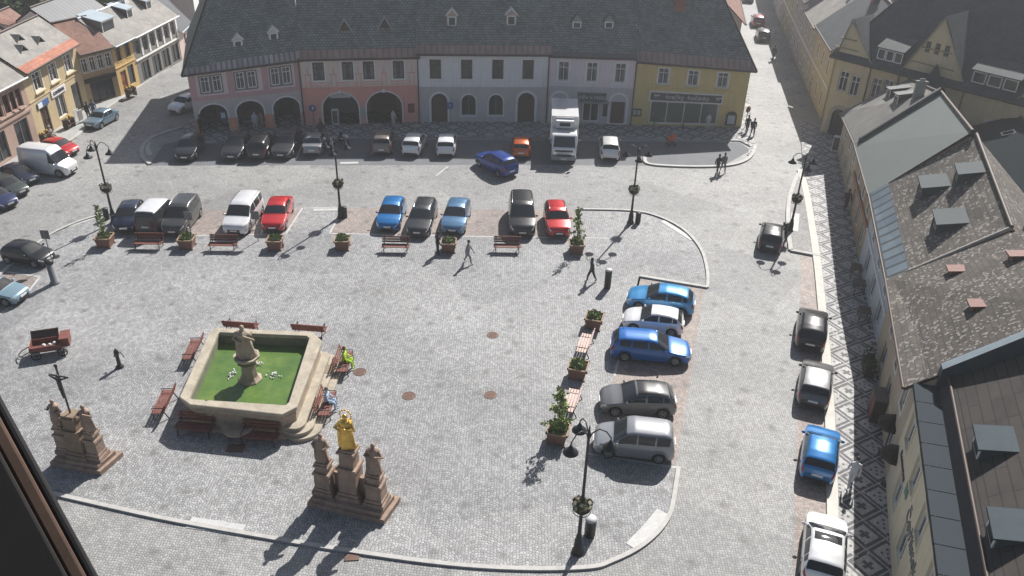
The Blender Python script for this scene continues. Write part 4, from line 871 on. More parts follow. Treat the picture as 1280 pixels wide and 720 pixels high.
# buildings behind the right row
def bh(name, label, A, ang, W, h, s, pitch, wm, rm, **k): return back_house(name, label, A, ang, W, h, s, pitch, wm, rm, 'roofs behind the right row', **k)
yd = bh('courtyard_house', 'low courtyard house with very dark sheet roof behind the slate ridges', (35.6, 66), -1.83, 30, 4.0, 4.6, R(24), tan, flat('dark_green_sheet', (.016, .022, .025), .95, 0, Specular_IOR_Level=.05))
for k, (x, y) in enumerate((slope_hit(yd, 3.84, math.tan(R(24)), 1229, 150), slope_hit(yd, 3.84, math.tan(R(24)), 1252, 168), slope_hit(yd, 3.84, math.tan(R(24)), 1268, 250))):
    mb = MB(); t_ = math.tan(R(24)); ring(mb, [(x, 0), (x + .6, 0), (x + .6, .8), (x, .8)], .08, -.02, -.12, .02); mb.xform(Matrix.Translation((0, y, 4.0 + y * t_ + .03)) @ Matrix.Rotation(R(24) - PI / 2, 4, 'X') @ Matrix.Identity(4)); f = mb.build('skylight', M['white'], yd)
    mb = MB(); mb.face([(x, -.03, 0), (x + .6, -.03, 0), (x + .6, -.03, .8), (x, -.03, .8)]); mb.xform(Matrix.Translation((0, y, 4.0 + y * t_ + .03)) @ Matrix.Rotation(R(24) - PI / 2, 4, 'X')); mb.build('pane', M['glass'], f)
# ------------------------------------------------------------------ vehicles
def lerpk(keys, t):
    if t <= keys[0][0]: return keys[0][1]
    for (a, va), (b, vb) in zip(keys, keys[1:]):
        if t <= b: return va + (vb - va) * (t - a) / (b - a)
    return keys[-1][1]
TYPES = {
 'hatch': dict(L=4.05, W=1.76, H=1.47, top=[(0, .58), (.012, .66), (.05, .77), (.14, .89), (.24, .96), (.28, 1.0), (.45, 1.41), (.56, 1.47), (.76, 1.44), (.885, 1.33), (.972, 1.0), (.99, .82), (1, .70)], cowl=.275, wt=.455, rt=.885, rb=.972, win=[(.35, .575), (.60, .80), (.815, .885)]),
 'wagon': dict(L=4.6, W=1.8, H=1.48, top=[(0, .56), (.012, .68), (.05, .78), (.25, .95), (.28, .99), (.44, 1.41), (.52, 1.47), (.84, 1.45), (.915, 1.38), (.975, 1.0), (.99, .84), (1, .70)], cowl=.275, wt=.435, rt=.905, rb=.975, win=[(.34, .53), (.55, .735), (.755, .89)]),
 'sedan': dict(L=4.5, W=1.76, H=1.44, top=[(0, .58), (.012, .70), (.05, .80), (.25, .95), (.28, .98), (.43, 1.38), (.52, 1.44), (.70, 1.42), (.74, 1.37), (.86, 1.04), (.97, 1.0), (.99, .86), (1, .70)], cowl=.275, wt=.425, rt=.735, rb=.86, win=[(.34, .53), (.55, .715)]),
 'suv': dict(L=4.4, W=1.84, H=1.64, top=[(0, .68), (.012, .84), (.05, .96), (.24, 1.08), (.28, 1.11), (.42, 1.57), (.50, 1.64), (.84, 1.60), (.91, 1.52), (.972, 1.12), (.99, .92), (1, .78)], cowl=.275, wt=.415, rt=.90, rb=.972, win=[(.34, .54), (.56, .755), (.77, .885)]),
 'mpv': dict(L=4.6, W=1.86, H=1.80, top=[(0, .62), (.012, .80), (.05, .92), (.20, 1.08), (.235, 1.12), (.40, 1.70), (.48, 1.79), (.88, 1.78), (.945, 1.70), (.982, 1.1), (.992, .9), (1, .72)], cowl=.23, wt=.395, rt=.94, rb=.982, win=[(.31, .52), (.54, .745), (.765, .925)]),
 'van': dict(L=4.9, W=1.92, H=1.95, top=[(0, .62), (.012, .84), (.05, 1.0), (.17, 1.16), (.20, 1.2), (.33, 1.83), (.40, 1.94), (.90, 1.95), (.965, 1.90), (.985, 1.2), (.992, .9), (1, .66)], cowl=.195, wt=.325, rt=.962, rb=.985, win=[(.27, .43), (.46, .69), (.71, .94)]),
 'hivan': dict(L=5.6, W=2.02, H=2.55, top=[(0, .66), (.01, .9), (.04, 1.06), (.14, 1.24), (.165, 1.28), (.27, 2.06), (.33, 2.42), (.37, 2.53), (.90, 2.55), (.975, 2.51), (.985, 1.4), (.992, .9), (1, .62)], cowl=.16, wt=.28, rt=.97, rb=.985, win=[(.205, .34)]),
}
PLAN = [(0, .60), (.012, .72), (.035, .84), (.08, .935), (.15, .985), (.3, 1), (.75, 1), (.88, .97), (.95, .91), (.985, .82), (1, .72)]
def car(label, ty, color, F, Rr, group=None, scale=1.0, roof=None, rails=None, seen='front', z=(0, 0), heading=None, name='parked_car', cat='car', glass=None, sun=False, metal=.3, plain=False, ctr=None, wscale=1.0):
    T = TYPES[ty]; L, W = T['L'] * scale, T['W'] * (0.5 + .5 * scale); H = T['H'] * (0.5 + .5 * scale); kz = H / T['H']
    a = G(F[0], F[1], z[0]); b = G(Rr[0], Rr[1], z[1])
    d = Vector((a.x - b.x, a.y - b.y, 0)).normalized() if heading is None else Vector((math.cos(heading), math.sin(heading), 0))
    # a = visible end on the ground, b = the other end; the car's nose points to a unless seen from behind
    if heading is None and z[1] > 0:
        v_ = Vector((a.x, a.y, 0)).normalized(); n_ = Vector((v_.y, -v_.x, 0)); lat = (b - a).dot(n_); lat = max(-.7 * L, min(.7 * L, lat))
        d = -(n_ * lat + v_ * math.sqrt((.92 * L) ** 2 - lat * lat)).normalized()
    c = Vector((a.x, a.y, 0)) - d * (L / 2) if not ctr else (Vector((a.x, a.y, 0)) + Vector((b.x, b.y, 0))) / 2
    f = d if seen == 'front' else -d
    root = thing(name, label, cat, (c.x, c.y, 0.012), math.atan2(f.y, f.x), group)
    N = 81; ts = [i / (N - 1) for i in range(N)]; ts = sorted(set(ts + [.006, .018, .03, .982, .994]))
    def sm(keys):
        v = [lerpk(keys, t) for t in ts]
        for _ in range(2): v = [v[0]] + [(v[i - 1] + 2 * v[i] + v[i + 1]) / 4 for i in range(1, len(v) - 1)] + [v[-1]]
        return list(zip(ts, v))
    top = sm(T['top']); plan = sm(PLAN)
    zc = lerpk(top, T['cowl']); beltk = sm([(0, .95), (T['cowl'], zc - .07), (.6, zc - .03), (T['rt'], zc + .01), (1, zc + .02)])
    rw = .315 * kz if ty != 'hivan' else .34; Ra = rw + .055; xw = (L / 2 - L * (.195 if ty not in ('hivan', 'van') else .175), -L / 2 + L * (.185 if ty != 'hivan' else .2))
    green = sm([(0, .82), (T['cowl'] - .04, .86), (T['wt'], .72 if ty not in ('van', 'hivan', 'mpv') else .82), (T['rt'], .70 if ty not in ('van', 'hivan', 'mpv') else .82), (1, .84)])
    cache = {}
    def section(t):
        if t in cache: return cache[t]
        w = lerpk(plan, t) * W / 2; zt = lerpk(top, t) * kz; zb = min(lerpk(beltk, t) * kz, zt - .05)
        zs = .21 + (.10 if t < .02 or t > .99 else 0); x = L / 2 - t * L
        for q in xw:
            if abs(x - q) < Ra: zs = max(zs, rw + math.sqrt(Ra * Ra - (x - q) ** 2))
        if ty == 'hivan' and t > T['wt'] + .04: zb = min(zb, 1.2)
        wr = lerpk(green, t) * w if zt - zb > .12 else w * .86
        k = min(1, max(0, (zt - zb - .05) / .5)); wr = w * .90 * (1 - k) + wr * k if T['cowl'] < t < .99 else w * .90
        z1 = max(.36, zs + .012); z2 = max(.58 * kz, z1 + .012)
        z2 = min(z2, zb - .1); z1 = min(z1, z2 - .01) if zs < z2 - .03 else z1
        z3 = max(zb - .10, z2 + .02)
        pts = [(w * .93, zs), (w * .985, z1), (w, z2), (w * .985, z3), (w * .955, max(zb, z3 + .01))]
        rz = zt - .055 * kz - .02 * k
        pts.append(((pts[4][0] + wr) / 2 + .02 * k, (pts[4][1] + rz) / 2)); pts.append((wr, max(rz, pts[5][1] + .003))); pts.append((wr * .82, max(zt - .012, pts[6][1] + .003))); pts.append((0, zt + .015 * k))
        cache[t] = pts; return pts
    def S(t, s, off=0.0):
        """surface point; s in 0..8 = right side up to the crown, negative side mirrored by caller"""
        p = section(round(t, 4)); i = min(int(s), 7); q = s - i; y = p[i][0] + (p[i + 1][0] - p[i][0]) * q; z_ = p[i][1] + (p[i + 1][1] - p[i][1]) * q
        return Vector((L / 2 - t * L, y, z_))
    def N_(t, s):
        e = .004; a_ = S(min(1, t + e), s) - S(max(0, t - e), s); b_ = S(t, min(8, s + .05)) - S(t, max(0, s - .05)); n = a_.cross(b_)
        n = n.normalized() if n.length > 1e-9 else Vector((0, 1, 0))
        return n if n.y * 1 + n.z > 0 or abs(n.x) > .5 else -n
    mb = MB(); vs = []; fs = []; K = 17
    for t in ts:
        p = section(round(t, 4)); x = L / 2 - t * L
        vs += [(x, y, z_) for y, z_ in p] + [(x, -y, z_) for y, z_ in reversed(p[:-1])]
    n = len(ts)
    for i in range(n - 1):
        for j in range(K - 1): fs.append((i * K + j, (i + 1) * K + j, (i + 1) * K + j + 1, i * K + j + 1))
    mb.mesh(vs, [f_[::-1] for f_ in fs], 0, True)
    mb.mesh(vs[:K], [tuple(range(K))[::-1]], 0); mb.mesh(vs[-K:], [tuple(range(K))], 0)
    mb.box((0, 0, .42 * kz), (L * .93, W * .80, .36 * kz), 0, 1); mb.box((0, 0, .27), (L * .5, W * .9, .12), 0, 1)
    pm_ = paint(color, metal); body = mb.build('body', [pm_, M['black']], root)
    if roof is not None:
        mb = MB(); patch_rows(mb, S, N_, T['wt'] + .02, T['rt'] - .01, 6.1, 12, .006); mb.build('roof_panel', paint(roof, metal), root)
    gl = glass or M['carglass']
    def patch(name, t0, t1, s0, s1, m, parent=root, mirror=None, off=.007, nt=8, ns=3):
        mb = MB()
        for sd in ((1, -1) if mirror is None else (mirror,)):
            vs = []
            for i in range(nt + 1):
                for j in range(ns + 1):
                    t = t0 + (t1 - t0) * i / nt; s = s0 + (s1 - s0) * j / ns; p = S(t, s) + outn(t, s) * off; vs.append((p.x, p.y * sd, p.z))
            fs = [(i * (ns + 1) + j, i * (ns + 1) + j + 1, (i + 1) * (ns + 1) + j + 1, (i + 1) * (ns + 1) + j) for i in range(nt) for j in range(ns)]
            mb.mesh(vs, fs if sd > 0 else [f_[::-1] for f_ in fs], 0, True)
        return mb.build(name, m, parent)
    def outn(t, s):
        nn = N_(t, s)
        c0 = Vector((L / 2 - t * L, 0, .6)); 
        if (S(t, s) - Vector((S(t, s).x * .8, 0, .5))).dot(nn) < 0: nn = -nn
        return nn
    def wide(name, t0, t1, s0, m, off=.008, nt=8):
        mb = MB(); svals = [s0, 6.5, 7, 7.5, 8]; vs = []
        svals = [q for q in svals if q >= s0]; full = [(q, 1) for q in svals] + [(q, -1) for q in reversed(svals[:-1])]; ns = len(full)
        for i in range(nt + 1):
            t = t0 + (t1 - t0) * i / nt
            for q, sd in full: p = S(t, q) + outn(t, q) * off; vs.append((p.x, p.y * sd, p.z))
        mb.mesh(vs, [(i * ns + j, i * ns + j + 1, (i + 1) * ns + j + 1, (i + 1) * ns + j) for i in range(nt) for j in range(ns - 1)], 0, True)
        return mb.build(name, m, root)
    wide('windscreen', T['cowl'] + .012, T['wt'] - .004, 6.08, gl)
    if ty not in ('hivan',): wide('rear_window', T['rt'] + .006, T['rb'] - .012, 6.15, gl)
    for k, (t0, t1) in enumerate(T['win']):
        for sd in (1, -1): patch('side_window', t0, t1, 4.18, 5.85, gl, mirror=sd)
    if sun: wide('sunroof', T['wt'] + .05, T['wt'] + .17, 6.9, gl)
    for sd in (1, -1):
        patch('headlight', .010, .075, 3.0, 4.1, M['lamp'], mirror=sd, nt=5, ns=2)
        if ty in ('van', 'hivan', 'mpv'): patch('tail_light', .978, .997, 3.0, 4.9, M['red_lens'], mirror=sd, nt=3, ns=3)
        else: patch('tail_light', .955, .995, 2.5, 4.0, M['red_lens'], mirror=sd, nt=4, ns=2)
    mb = MB(); zg = lerpk(top, .012) * kz * .66; mb.box((L / 2 + .004, 0, zg), (.03, W * .46, .14)); mb.box((L / 2 + .002, 0, .36), (.03, W * .5, .1)); mb.build('grille', M['black'], root)
    for sx in (1, -1):
        mb = MB(); mb.box((sx * (L / 2 + .018), 0, .50 if sx > 0 else (.62 if ty not in ('van', 'hivan', 'mpv') else .80)), (.03, .5, .11)); mb.build('number_plate', M['plate'], root)
    mb = MB(); mb.box((-L / 2 - .008, 0, .34), (.03, W * .64, .14)); mb.build('rear_bumper', M['black'], root)
    for sd in (1, -1):
        xm = L / 2 - (T['cowl'] + .055) * L; p = S(T['cowl'] + .055, 4.1); mb = MB(); mb.ball((xm, sd * (p.y + .11), p.z + .05), .1, 0, 8, 6, (.6, 1.0, .75)); mb.box((xm, sd * (p.y + .02), p.z + .02), (.05, .12, .03), 0, 1); mb.build('mirror', [pm_, M['black']], root)
    if rails:
        for sd in (1, -1):
            mb = MB(); pts = []
            for i in range(7): t = T['wt'] + .06 + (T['rt'] - T['wt'] - .10) * i / 6; p = S(t, 6.55); pts.append((p.x, sd * p.y, p.z + (.045 if 0 < i < 6 else .0)))
            mb.path(pts, .022, 6); mb.build('roof_rail', M['chrome'] if rails == 1 else M['black'], root)
    for x in xw:
        for sd in (1, -1):
            c0 = (x, sd * (W / 2 - .13), rw)
            mb = MB(); mb.lathe([(rw * .62, -.095), (rw * .93, -.10), (rw, -.07), (rw, .07), (rw * .93, .10), (rw * .62, .095), (rw * .60, .05), (rw * .60, -.05)], 20, (0, 0, 0), 0); mb.xform(Matrix.Translation(c0) @ Matrix.Rotation(PI / 2, 4, 'X')); wh = mb.build('wheel', M['rubber'], root)
            mb = MB(); mb.lathe([(rw * .62, -.03), (rw * .62, .03), (rw * .55, .035), (.05, .01), (.01, .01)], 16, (0, 0, 0), 1)
            for k in range(5): mb.box((math.cos(k * 2 * PI / 5) * rw * .32, math.sin(k * 2 * PI / 5) * rw * .32, .045), (rw * .58, .07, .03), k * 2 * PI / 5, 0)
            mb.lathe([(rw * .64, .04), (rw * .64, .055), (rw * .56, .055), (rw * .56, .04)], 16, (0, 0, 0), 0)
            mb.xform(Matrix.Translation((c0[0], c0[1] + sd * .05, c0[2])) @ Matrix.Rotation(-PI / 2 * sd, 4, 'X')); mb.build('rim', [M['alloy'], M['black']], wh)
    return root
def patch_rows(mb, S, N_, t0, t1, s0, nt, off):
    sv = [s0, 6.5, 7, 7.5, 8]; full = [(q, 1) for q in sv] + [(q, -1) for q in reversed(sv[:-1])]; vs = []
    for i in range(nt + 1):
        t = t0 + (t1 - t0) * i / nt
        for q, sd in full: p = S(t, q); vs.append((p.x, p.y * sd, p.z + off))
    ns = len(full); mb.mesh(vs, [(i * ns + j, i * ns + j + 1, (i + 1) * ns + j + 1, (i + 1) * ns + j) for i in range(nt) for j in range(ns - 1)], 0, True)
BLACK = (.012, .012, .014); DGREY = (.035, .038, .042); MGREY = (.12, .125, .13); SILV = (.27, .28, .295); WHT = (.78, .78, .78); NAVY = (.012, .018, .04)
BLUE = (.012, .16, .42); SKYB = (.05, .27, .55); STEEL = (.09, .20, .34); RED = (.50, .02, .022); ORG = (.55, .10, .012); RBLUE = (.012, .05, .27)
g = 'cars parked in the front row of the square'
hr_ = lambda ty: TYPES[ty]['H']
def rowcar(label, ty, col, F, Rp, **k): return car(label, ty, col, F, Rp, z=(0, hr_(ty) * .95), **k)
rowcar('dark navy hatchback beside the left lamp, first of the front row', 'hatch', NAVY, (156, 294), (168, 256), group=g, scale=.9)
rowcar('dark grey van with a white roof seen from behind, second of the front row', 'van', DGREY, (184, 297), (209, 248), group=g, scale=.86, roof=WHT, seen='back', cat='van', name='parked_van')
rowcar('charcoal minivan with silver roof rails next to the white roofed van', 'mpv', (.05, .05, .05), (216, 298), (237, 249), group=g, rails=1, scale=.92)
rowcar('white minivan in the front row of the square', 'mpv', WHT, (293, 297), (313, 239), group=g, rails=2, scale=1.0)
rowcar('bright red sedan next to the white minivan', 'sedan', RED, (341, 293), (353, 249), group=g)
rowcar('vivid blue hatchback in the front row, leftmost of its three neighbours', 'hatch', BLUE, (484, 292), (494, 247), group=g)
rowcar('dark grey estate with silver roof rails between two blue cars', 'wagon', DGREY, (521, 299), (533, 246), group=g, rails=1)
rowcar('steel blue hatchback behind the planter in the front row', 'hatch', STEEL, (565, 296), (575, 249), group=g, scale=1.05)
rowcar('large black minivan with silver roof rails in the front row', 'mpv', (.02, .021, .023), (653, 299), (652, 235), group=g, rails=1, scale=1.08)
rowcar('small bright red crossover with silver rails at the right end of the front row', 'suv', RED, (699, 300), (694, 248), group=g, rails=1, scale=.92)
g = 'cars parked in the shade of the house row'
rowcar('black car parked alone at the left end of the shaded row', 'hatch', (.02, .02, .022), (231, 204), (245, 177), group=g)
rowcar('dark grey hatchback in shade below the second arch of the pink house', 'hatch', DGREY, (289, 203), (304, 176), group=g)
rowcar('black off-roader in shade between two dark cars', 'suv', BLACK, (321, 202), (335, 172), group=g, seen='back')
rowcar('dark grey estate in shade next to the silver sedan', 'wagon', (.05, .052, .055), (351, 201), (367, 166), group=g, scale=1.05)
rowcar('silver sedan seen from behind beside the motorbikes', 'sedan', SILV, (390, 197), (397, 169), group=g, seen='back', scale=.95)
rowcar('taupe grey compact off-roader in shade left of two white cars', 'suv', (.20, .17, .15), (477, 196), (482, 168), group=g, seen='back', scale=.95)
rowcar('white hatchback, left of the two white cars in shade', 'hatch', WHT, (513, 197), (523, 169), group=g, seen='back', metal=0)
rowcar('white hatchback with clear tail, right of the two white cars in shade', 'hatch', (.74, .75, .76), (557, 198), (559, 169), group=g, seen='back', metal=0)
rowcar('small orange hatchback in shade left of the white truck', 'hatch', ORG, (651, 200), (652, 173), group=g, seen='back', scale=.95)
rowcar('white small car in shade right of the white truck', 'suv', (.7, .7, .68), (762, 203), (761, 173), group=g, seen='back', scale=.92)
car('royal blue off-roader driving past behind the orange car', 'suv', RBLUE, (637, 221), (604, 204), heading=G(637, 221).to_2d().angle_signed(Vector((1, 0))) if False else math.atan2((G(636, 223) - G(604, 206)).y, (G(636, 223) - G(604, 206)).x), seen='back', ctr=True, scale=.97, rails=2, name='moving_car')
g = 'cars in the right hand bays of the square'
sidecar = lambda label, ty, col, F, Rp, **k: car(label, ty, col, F, Rp, ctr=True, group=g, **k)
sidecar('light blue hatchback, farthest car in the right hand bays', 'hatch', SKYB, (784, 378), (866, 390), scale=1.02)
sidecar('white hatchback squeezed between two blue cars in the right hand bays', 'hatch', WHT, (780, 405), (851, 415), scale=.88)
sidecar('bright blue estate facing the road in the right hand bays', 'wagon', (.012, .13, .42), (860, 449), (764, 440), scale=.98, metal=.2)
sidecar('silver hatchback with black roof and bonnet in the right hand bays', 'hatch', (.16, .165, .17), (750, 508), (841, 512), roof=BLACK, scale=.96)
sidecar('silver compact minivan nearest the front lamp in the right hand bays', 'mpv', SILV, (742, 557), (840, 568), scale=.84)
g = 'cars along the right hand kerb'
def kerbcar(label, ty, col, F, Rp, **k): return car(label, ty, col, F, Rp, seen='back', **k)
kerbcar('black hatchback driving up the street past the lamp spit', 'hatch', BLACK, (960, 318), (966, 285), scale=.95, name='moving_car', metal=.1)
kerbcar('black estate at the kerb, farthest of the kerbside cars', 'hatch', BLACK, (1010, 442), (1014, 400), group=g, scale=1.0, metal=.1)
kerbcar('dark grey hatchback with glaring pale roof at the kerb', 'hatch', (.10, .10, .10), (1013, 514), (1019, 470), group=g, scale=.95, roof=(.4, .4, .4))
kerbcar('bright blue hatchback at the kerb, third of the kerbside cars', 'hatch', BLUE, (1018, 607), (1024, 560), group=g, scale=.92, metal=.2)
kerbcar('white car with dark sunroof cut by the bottom edge of the photo', 'hatch', WHT, (1023, 742), (1027, 690), group=g, scale=.98, sun=True, metal=0)
g = 'vehicles along the left street'
car('white high-roofed delivery van parked at the left kerb', 'hivan', WHT, (88, 218), (40, 213), ctr=True, name='delivery_van', cat='van', group=g, metal=0, scale=.76)
car('red car half hidden behind the white delivery van', 'hatch', RED, (88, 194), (66, 190), ctr=True, group=g, scale=.75)
car('navy car parked nearest the white delivery van', 'hatch', NAVY, (40, 231), (14, 222), ctr=True, group=g, scale=.78)
car('dark green grey car between the navy car and the frame edge', 'hatch', (.05, .06, .055), (27, 246), (-2, 237), ctr=True, group=g, scale=.8)
car('dark blue car cut by the left edge of the photo', 'hatch', (.02, .03, .09), (13, 261), (-18, 251), ctr=True, group=g, scale=.82)
car('pale blue sedan parked along the left pavement by the yellow house', 'sedan', (.16, .24, .30), (113, 163), (143, 147), ctr=True, group=g, scale=.8)
car('white hatchback half hidden by the corner of the pink arcade house', 'hatch', WHT, (218, 143), (246, 131), ctr=True, group=g, scale=.85)
g = 'cars at the left end of the square'
car('black hatchback by the round pillar at the left end of the square', 'hatch', BLACK, (60, 330), (16, 323), ctr=True, group=g, scale=.8)
car('silver blue sedan cut by the left edge below the black hatchback', 'sedan', (.20, .30, .36), (22, 376), (-26, 370), ctr=True, group=g, scale=.82)
g = 'cars on the far side street'
car('grey car at the far end of the side street, top edge of the photo', 'hatch', (.14, .15, .15), (935, 8), (934, -6), group=g, seen='back', ctr=True)
car('dark car parked on the far side street below the red one', 'hatch', (.03, .03, .033), (955, 56), (951, 42), group=g, seen='back', ctr=True)
car('dark red car on the far side street', 'hatch', (.25, .02, .02), (948, 37), (945, 25), group=g, seen='back', ctr=True)
# ---- truck
p0 = G(704, 206); p1 = G(703, 168); hd = math.atan2(p0.y - p1.y, p0.x - p1.x); Lk = 7.2
tk = thing('box_truck', 'white box truck parked facing the square between the houses and orange car', 'truck', (p0.x - math.cos(hd) * Lk / 2, p0.y - math.sin(hd) * Lk / 2, .012), hd)
wm_ = paint(WHT, 0)
def bev(o, w_=.06):
    md = o.modifiers.new('bevel', 'BEVEL'); md.width = w_; md.segments = 2; md.limit_method = 'ANGLE'; return o
mb = MB(); mb.box((-1.05, 0, 2.25), (5.0, 2.35, 2.5)); cb = bev(mb.build('cargo_box', wm_, tk), .03)
mb = MB()
for sx in (1.42, -3.52):
    for sy in (-1.16, 1.16): mb.box((sx, sy, 2.25), (.09, .09, 2.52))
mb.box((1.43, 0, 3.49), (.09, 2.36, .08)); mb.build('box_edge', M['chrome'], cb)
mb = MB(); mb.prism([(1.62, .75), (3.48, .75), (3.55, 1.35), (3.42, 1.55), (3.12, 2.42), (2.9, 2.52), (1.62, 2.55)], -1.05, 1.05); mb.xform(Matrix.Rotation(PI / 2, 4, 'X')); cab = bev(mb.build('cab', wm_, tk), .08)
mb = MB(); mb.mesh([(3.47, -.92, 1.52), (3.47, .92, 1.52), (3.155, .86, 2.36), (3.155, -.86, 2.36)], [(0, 1, 2, 3)]); mb.build('windscreen', M['carglass'], tk)
for sy in (-1, 1):
    mb = MB(); mb.mesh([(3.25, sy * 1.056, 1.5), (2.35, sy * 1.056, 1.5), (2.35, sy * 1.056, 2.3), (3.02, sy * 1.056, 2.3)], [(0, 1, 2, 3)]); mb.build('side_window', M['carglass'], tk)
    mb = MB(); mb.box((3.53, sy * .78, 1.02), (.08, .34, .2)); mb.build('headlight', M['lamp'], tk)
    mb = MB(); mb.box((3.35, sy * 1.28, 1.95), (.1, .2, .45)); mb.box((3.35, sy * 1.15, 2.1), (.04, .3, .04)); mb.build('mirror', M['black'], tk)
mb = MB(); mb.box((3.54, 0, 1.2), (.05, 1.5, .16)); mb.box((3.54, 0, .8), (.08, 1.2, .14)); mb.build('grille', M['black'], tk)
mb = MB(); mb.box((3.5, 0, .55), (.22, 2.1, .34)); mb.build('front_bumper', surf('truck_bumper', (.3, .3, .3), .6), tk)
mb = MB(); mb.box((3.63, 0, .52), (.03, .52, .12)); mb.build('number_plate', M['plate'], tk)
mb = MB(); mb.box((-.5, 0, .82), (6.4, .9, .3)); mb.build('chassis', M['black'], tk)
mb = MB(); mb.box((1.75, 0, 3.0), (.5, 1.5, .62)); mb.box((2.01, 0, 3.0), (.03, .9, .3), 0, 1); mb.build('cooling_unit', [surf('unit_white', (.62, .62, .62), .6), M['black']], tk)
for x, sy in ((2.65, -1), (2.65, 1), (-2.2, -1), (-2.2, 1)):
    mb = MB(); mb.lathe([(.2, -.13), (.38, -.14), (.42, -.1), (.42, .1), (.38, .14), (.2, .13)], 20); mb.xform(Matrix.Translation((x, sy * .92, .42)) @ Matrix.Rotation(PI / 2, 4, 'X')); wh = mb.build('wheel', M['rubber'], tk)
    mb = MB(); mb.lathe([(.24, -.02), (.24, .03), (.1, .05), (.01, .05)], 16); mb.xform(Matrix.Translation((x, sy * 1.05, .42)) @ Matrix.Rotation(-sy * PI / 2, 4, 'X')); mb.build('rim', M['alloy'], wh)
# ---- motorbikes by the silver sedan
def motorbike(px, hd, col, label):
    p = G(*px); t = thing('motorbike', label, 'motorbike', (p.x, p.y, .01), hd, 'motorbikes beside the silver sedan')
    for x in (.68, -.68):
        mb = MB(); mb.path([(x + .29 * math.cos(a), 0, .31 + .29 * math.sin(a)) for a in [2 * PI * k / 16 for k in range(17)]], .055, 6, cap=False); mb.path([(x, -.06, .31), (x, .06, .31)], .08, 8)
        wh = mb.build('wheel', M['rubber'], t)
    mb = MB(); mb.ball((.18, 0, .82), .3, 0, 10, 7, (1.1, .55, .55)); mb.ball((.55, 0, .86), .2, 0, 8, 6, (.9, .8, .9)); mb.build('fuel_tank', paint(col, .1), t)
    mb = MB(); mb.ball((-.35, 0, .82), .34, 0, 10, 6, (1.2, .5, .3)); mb.build('seat', M['black'], t)
    mb = MB(); mb.box((0, 0, .45), (.6, .26, .4)); mb.path([(-.68, .1, .31), (0, .1, .45)], .035); mb.path([(-.8, -.12, .5), (0, -.12, .3)], .05); mb.build('engine', M['iron'], t)
    mb = MB(); mb.path([(.70, .09, .31), (.42, .09, 1.0)], .03); mb.path([(.70, -.09, .31), (.42, -.09, 1.0)], .03); mb.build('fork', M['chrome'], t)
    mb = MB(); mb.path([(.30, -.38, 1.02), (.44, -.2, 1.06), (.44, .2, 1.06), (.30, .38, 1.02)], .022); mb.build('handlebar', M['black'], t)
    mb = MB(); mb.ball((.72, 0, .88), .1); mb.build('headlight', M['lamp'], t)
    mb = MB(); mb.box((-.85, 0, .66), (.4, .2, .08)); mb.build('tail_cover', paint(col, .1), t)
motorbike((404, 183), R(-60), WHT, 'white motorbike parked closest to the silver sedan'); motorbike((414, 190), R(-50), (.5, .5, .5), 'pale grey motorbike in front of the lamp top, middle of the three'); motorbike((430, 180), R(-50), (.6, .6, .58), 'white and black motorbike standing nearest the mosaic pavement')
# ------------------------------------------------------------------ street furniture
def lamp(px, label, azs, hh=6.2, flower=(.2, .1, .1)):
    p = G(*px); t = thing('street_lamp', label, 'street lamp', (p.x, p.y, 0), 0, 'cast iron lamps with flower baskets')
    mb = MB(); mb.lathe([(.26, 0), (.26, .12), (.20, .2), (.17, .75), (.13, .85), (.12, 1.0), (.085, 1.1), (.072, 2.6), (.09, 2.65), (.066, 2.75), (.056, hh - .45), (.08, hh - .4), (.045, hh - .3), (.02, hh)], 12); mb.build('pole', M['iron'], t)
    mb = MB()
    for k in range(3): mb.path([(.36 * math.cos(a), .36 * math.sin(a), 2.75 - .17 * k) for a in [2 * PI * j / 16 for j in range(17)]], .018, 5, cap=False)
    mb.lathe([(.34, 2.55), (.34, 2.72), (.02, 2.74)], 14); mb.lathe([(.02, 2.3), (.26, 2.42), (.34, 2.56)], 14)
    bk = mb.build('flower_basket', M['darkwood'], t)
    mb = MB(); rnd = random.Random(px[0])
    for k in range(120):
        a = rnd.uniform(0, 2 * PI); r = .38 * math.sqrt(rnd.random()); c = Vector((r * math.cos(a), r * math.sin(a), 2.76 + rnd.uniform(-.05, .2))); q = .07
        u = Vector((rnd.uniform(-1, 1), rnd.uniform(-1, 1), rnd.uniform(-.5, .5))).normalized(); v = u.orthogonal().normalized()
        mb.face([c - u * q - v * q, c + u * q - v * q, c + u * q + v * q, c - u * q + v * q], 0 if rnd.random() < .6 else 1)
    mb.build('flowers', [leafmat('basket_leaf', (.03, .05, .015), (.08, .11, .03)), leafmat('basket_bloom', (.4, .33, .25), (.55, .5, .4))], bk)
    for az in azs:
        a = R(az); d = Vector((math.cos(a), math.sin(a), 0)); z = Vector((0, 0, 1)); r = .85
        mb = MB(); mb.path([z * (hh - .75), d * .12 + z * (hh - .35), d * .38 + z * (hh - .1), d * .65 + z * (hh - .18), d * r + z * (hh - .45), d * r + z * (hh - .62)], .028, 6); ar = mb.build('arm', M['iron'], t)
        mb = MB(); mb.lathe([(.05, .0), (.09, -.1), (.13, -.2), (.29, -.31), (.31, -.36), (.26, -.34), (.11, -.24)], 14, tuple(d * r + z * (hh - .58))); hd = mb.build('lamp_shade', M['iron'], ar)
        mb = MB(); mb.ball(tuple(d * r + z * (hh - .9)), .13, 0, 10, 6); mb.build('globe', surf('lamp_glass', (.55, .54, .5), .3), hd)
    return t
lamp((143, 278), 'iron lamp with three arms by the navy hatchback, leftmost of the lamps', (0, 140, 250))
lamp((426, 272), 'iron lamp between the red sedan and vivid blue hatchback', (30, 150, 270))
lamp((788, 279), 'iron lamp by the curved kerb right of the tall planter', (20, 165, 270))
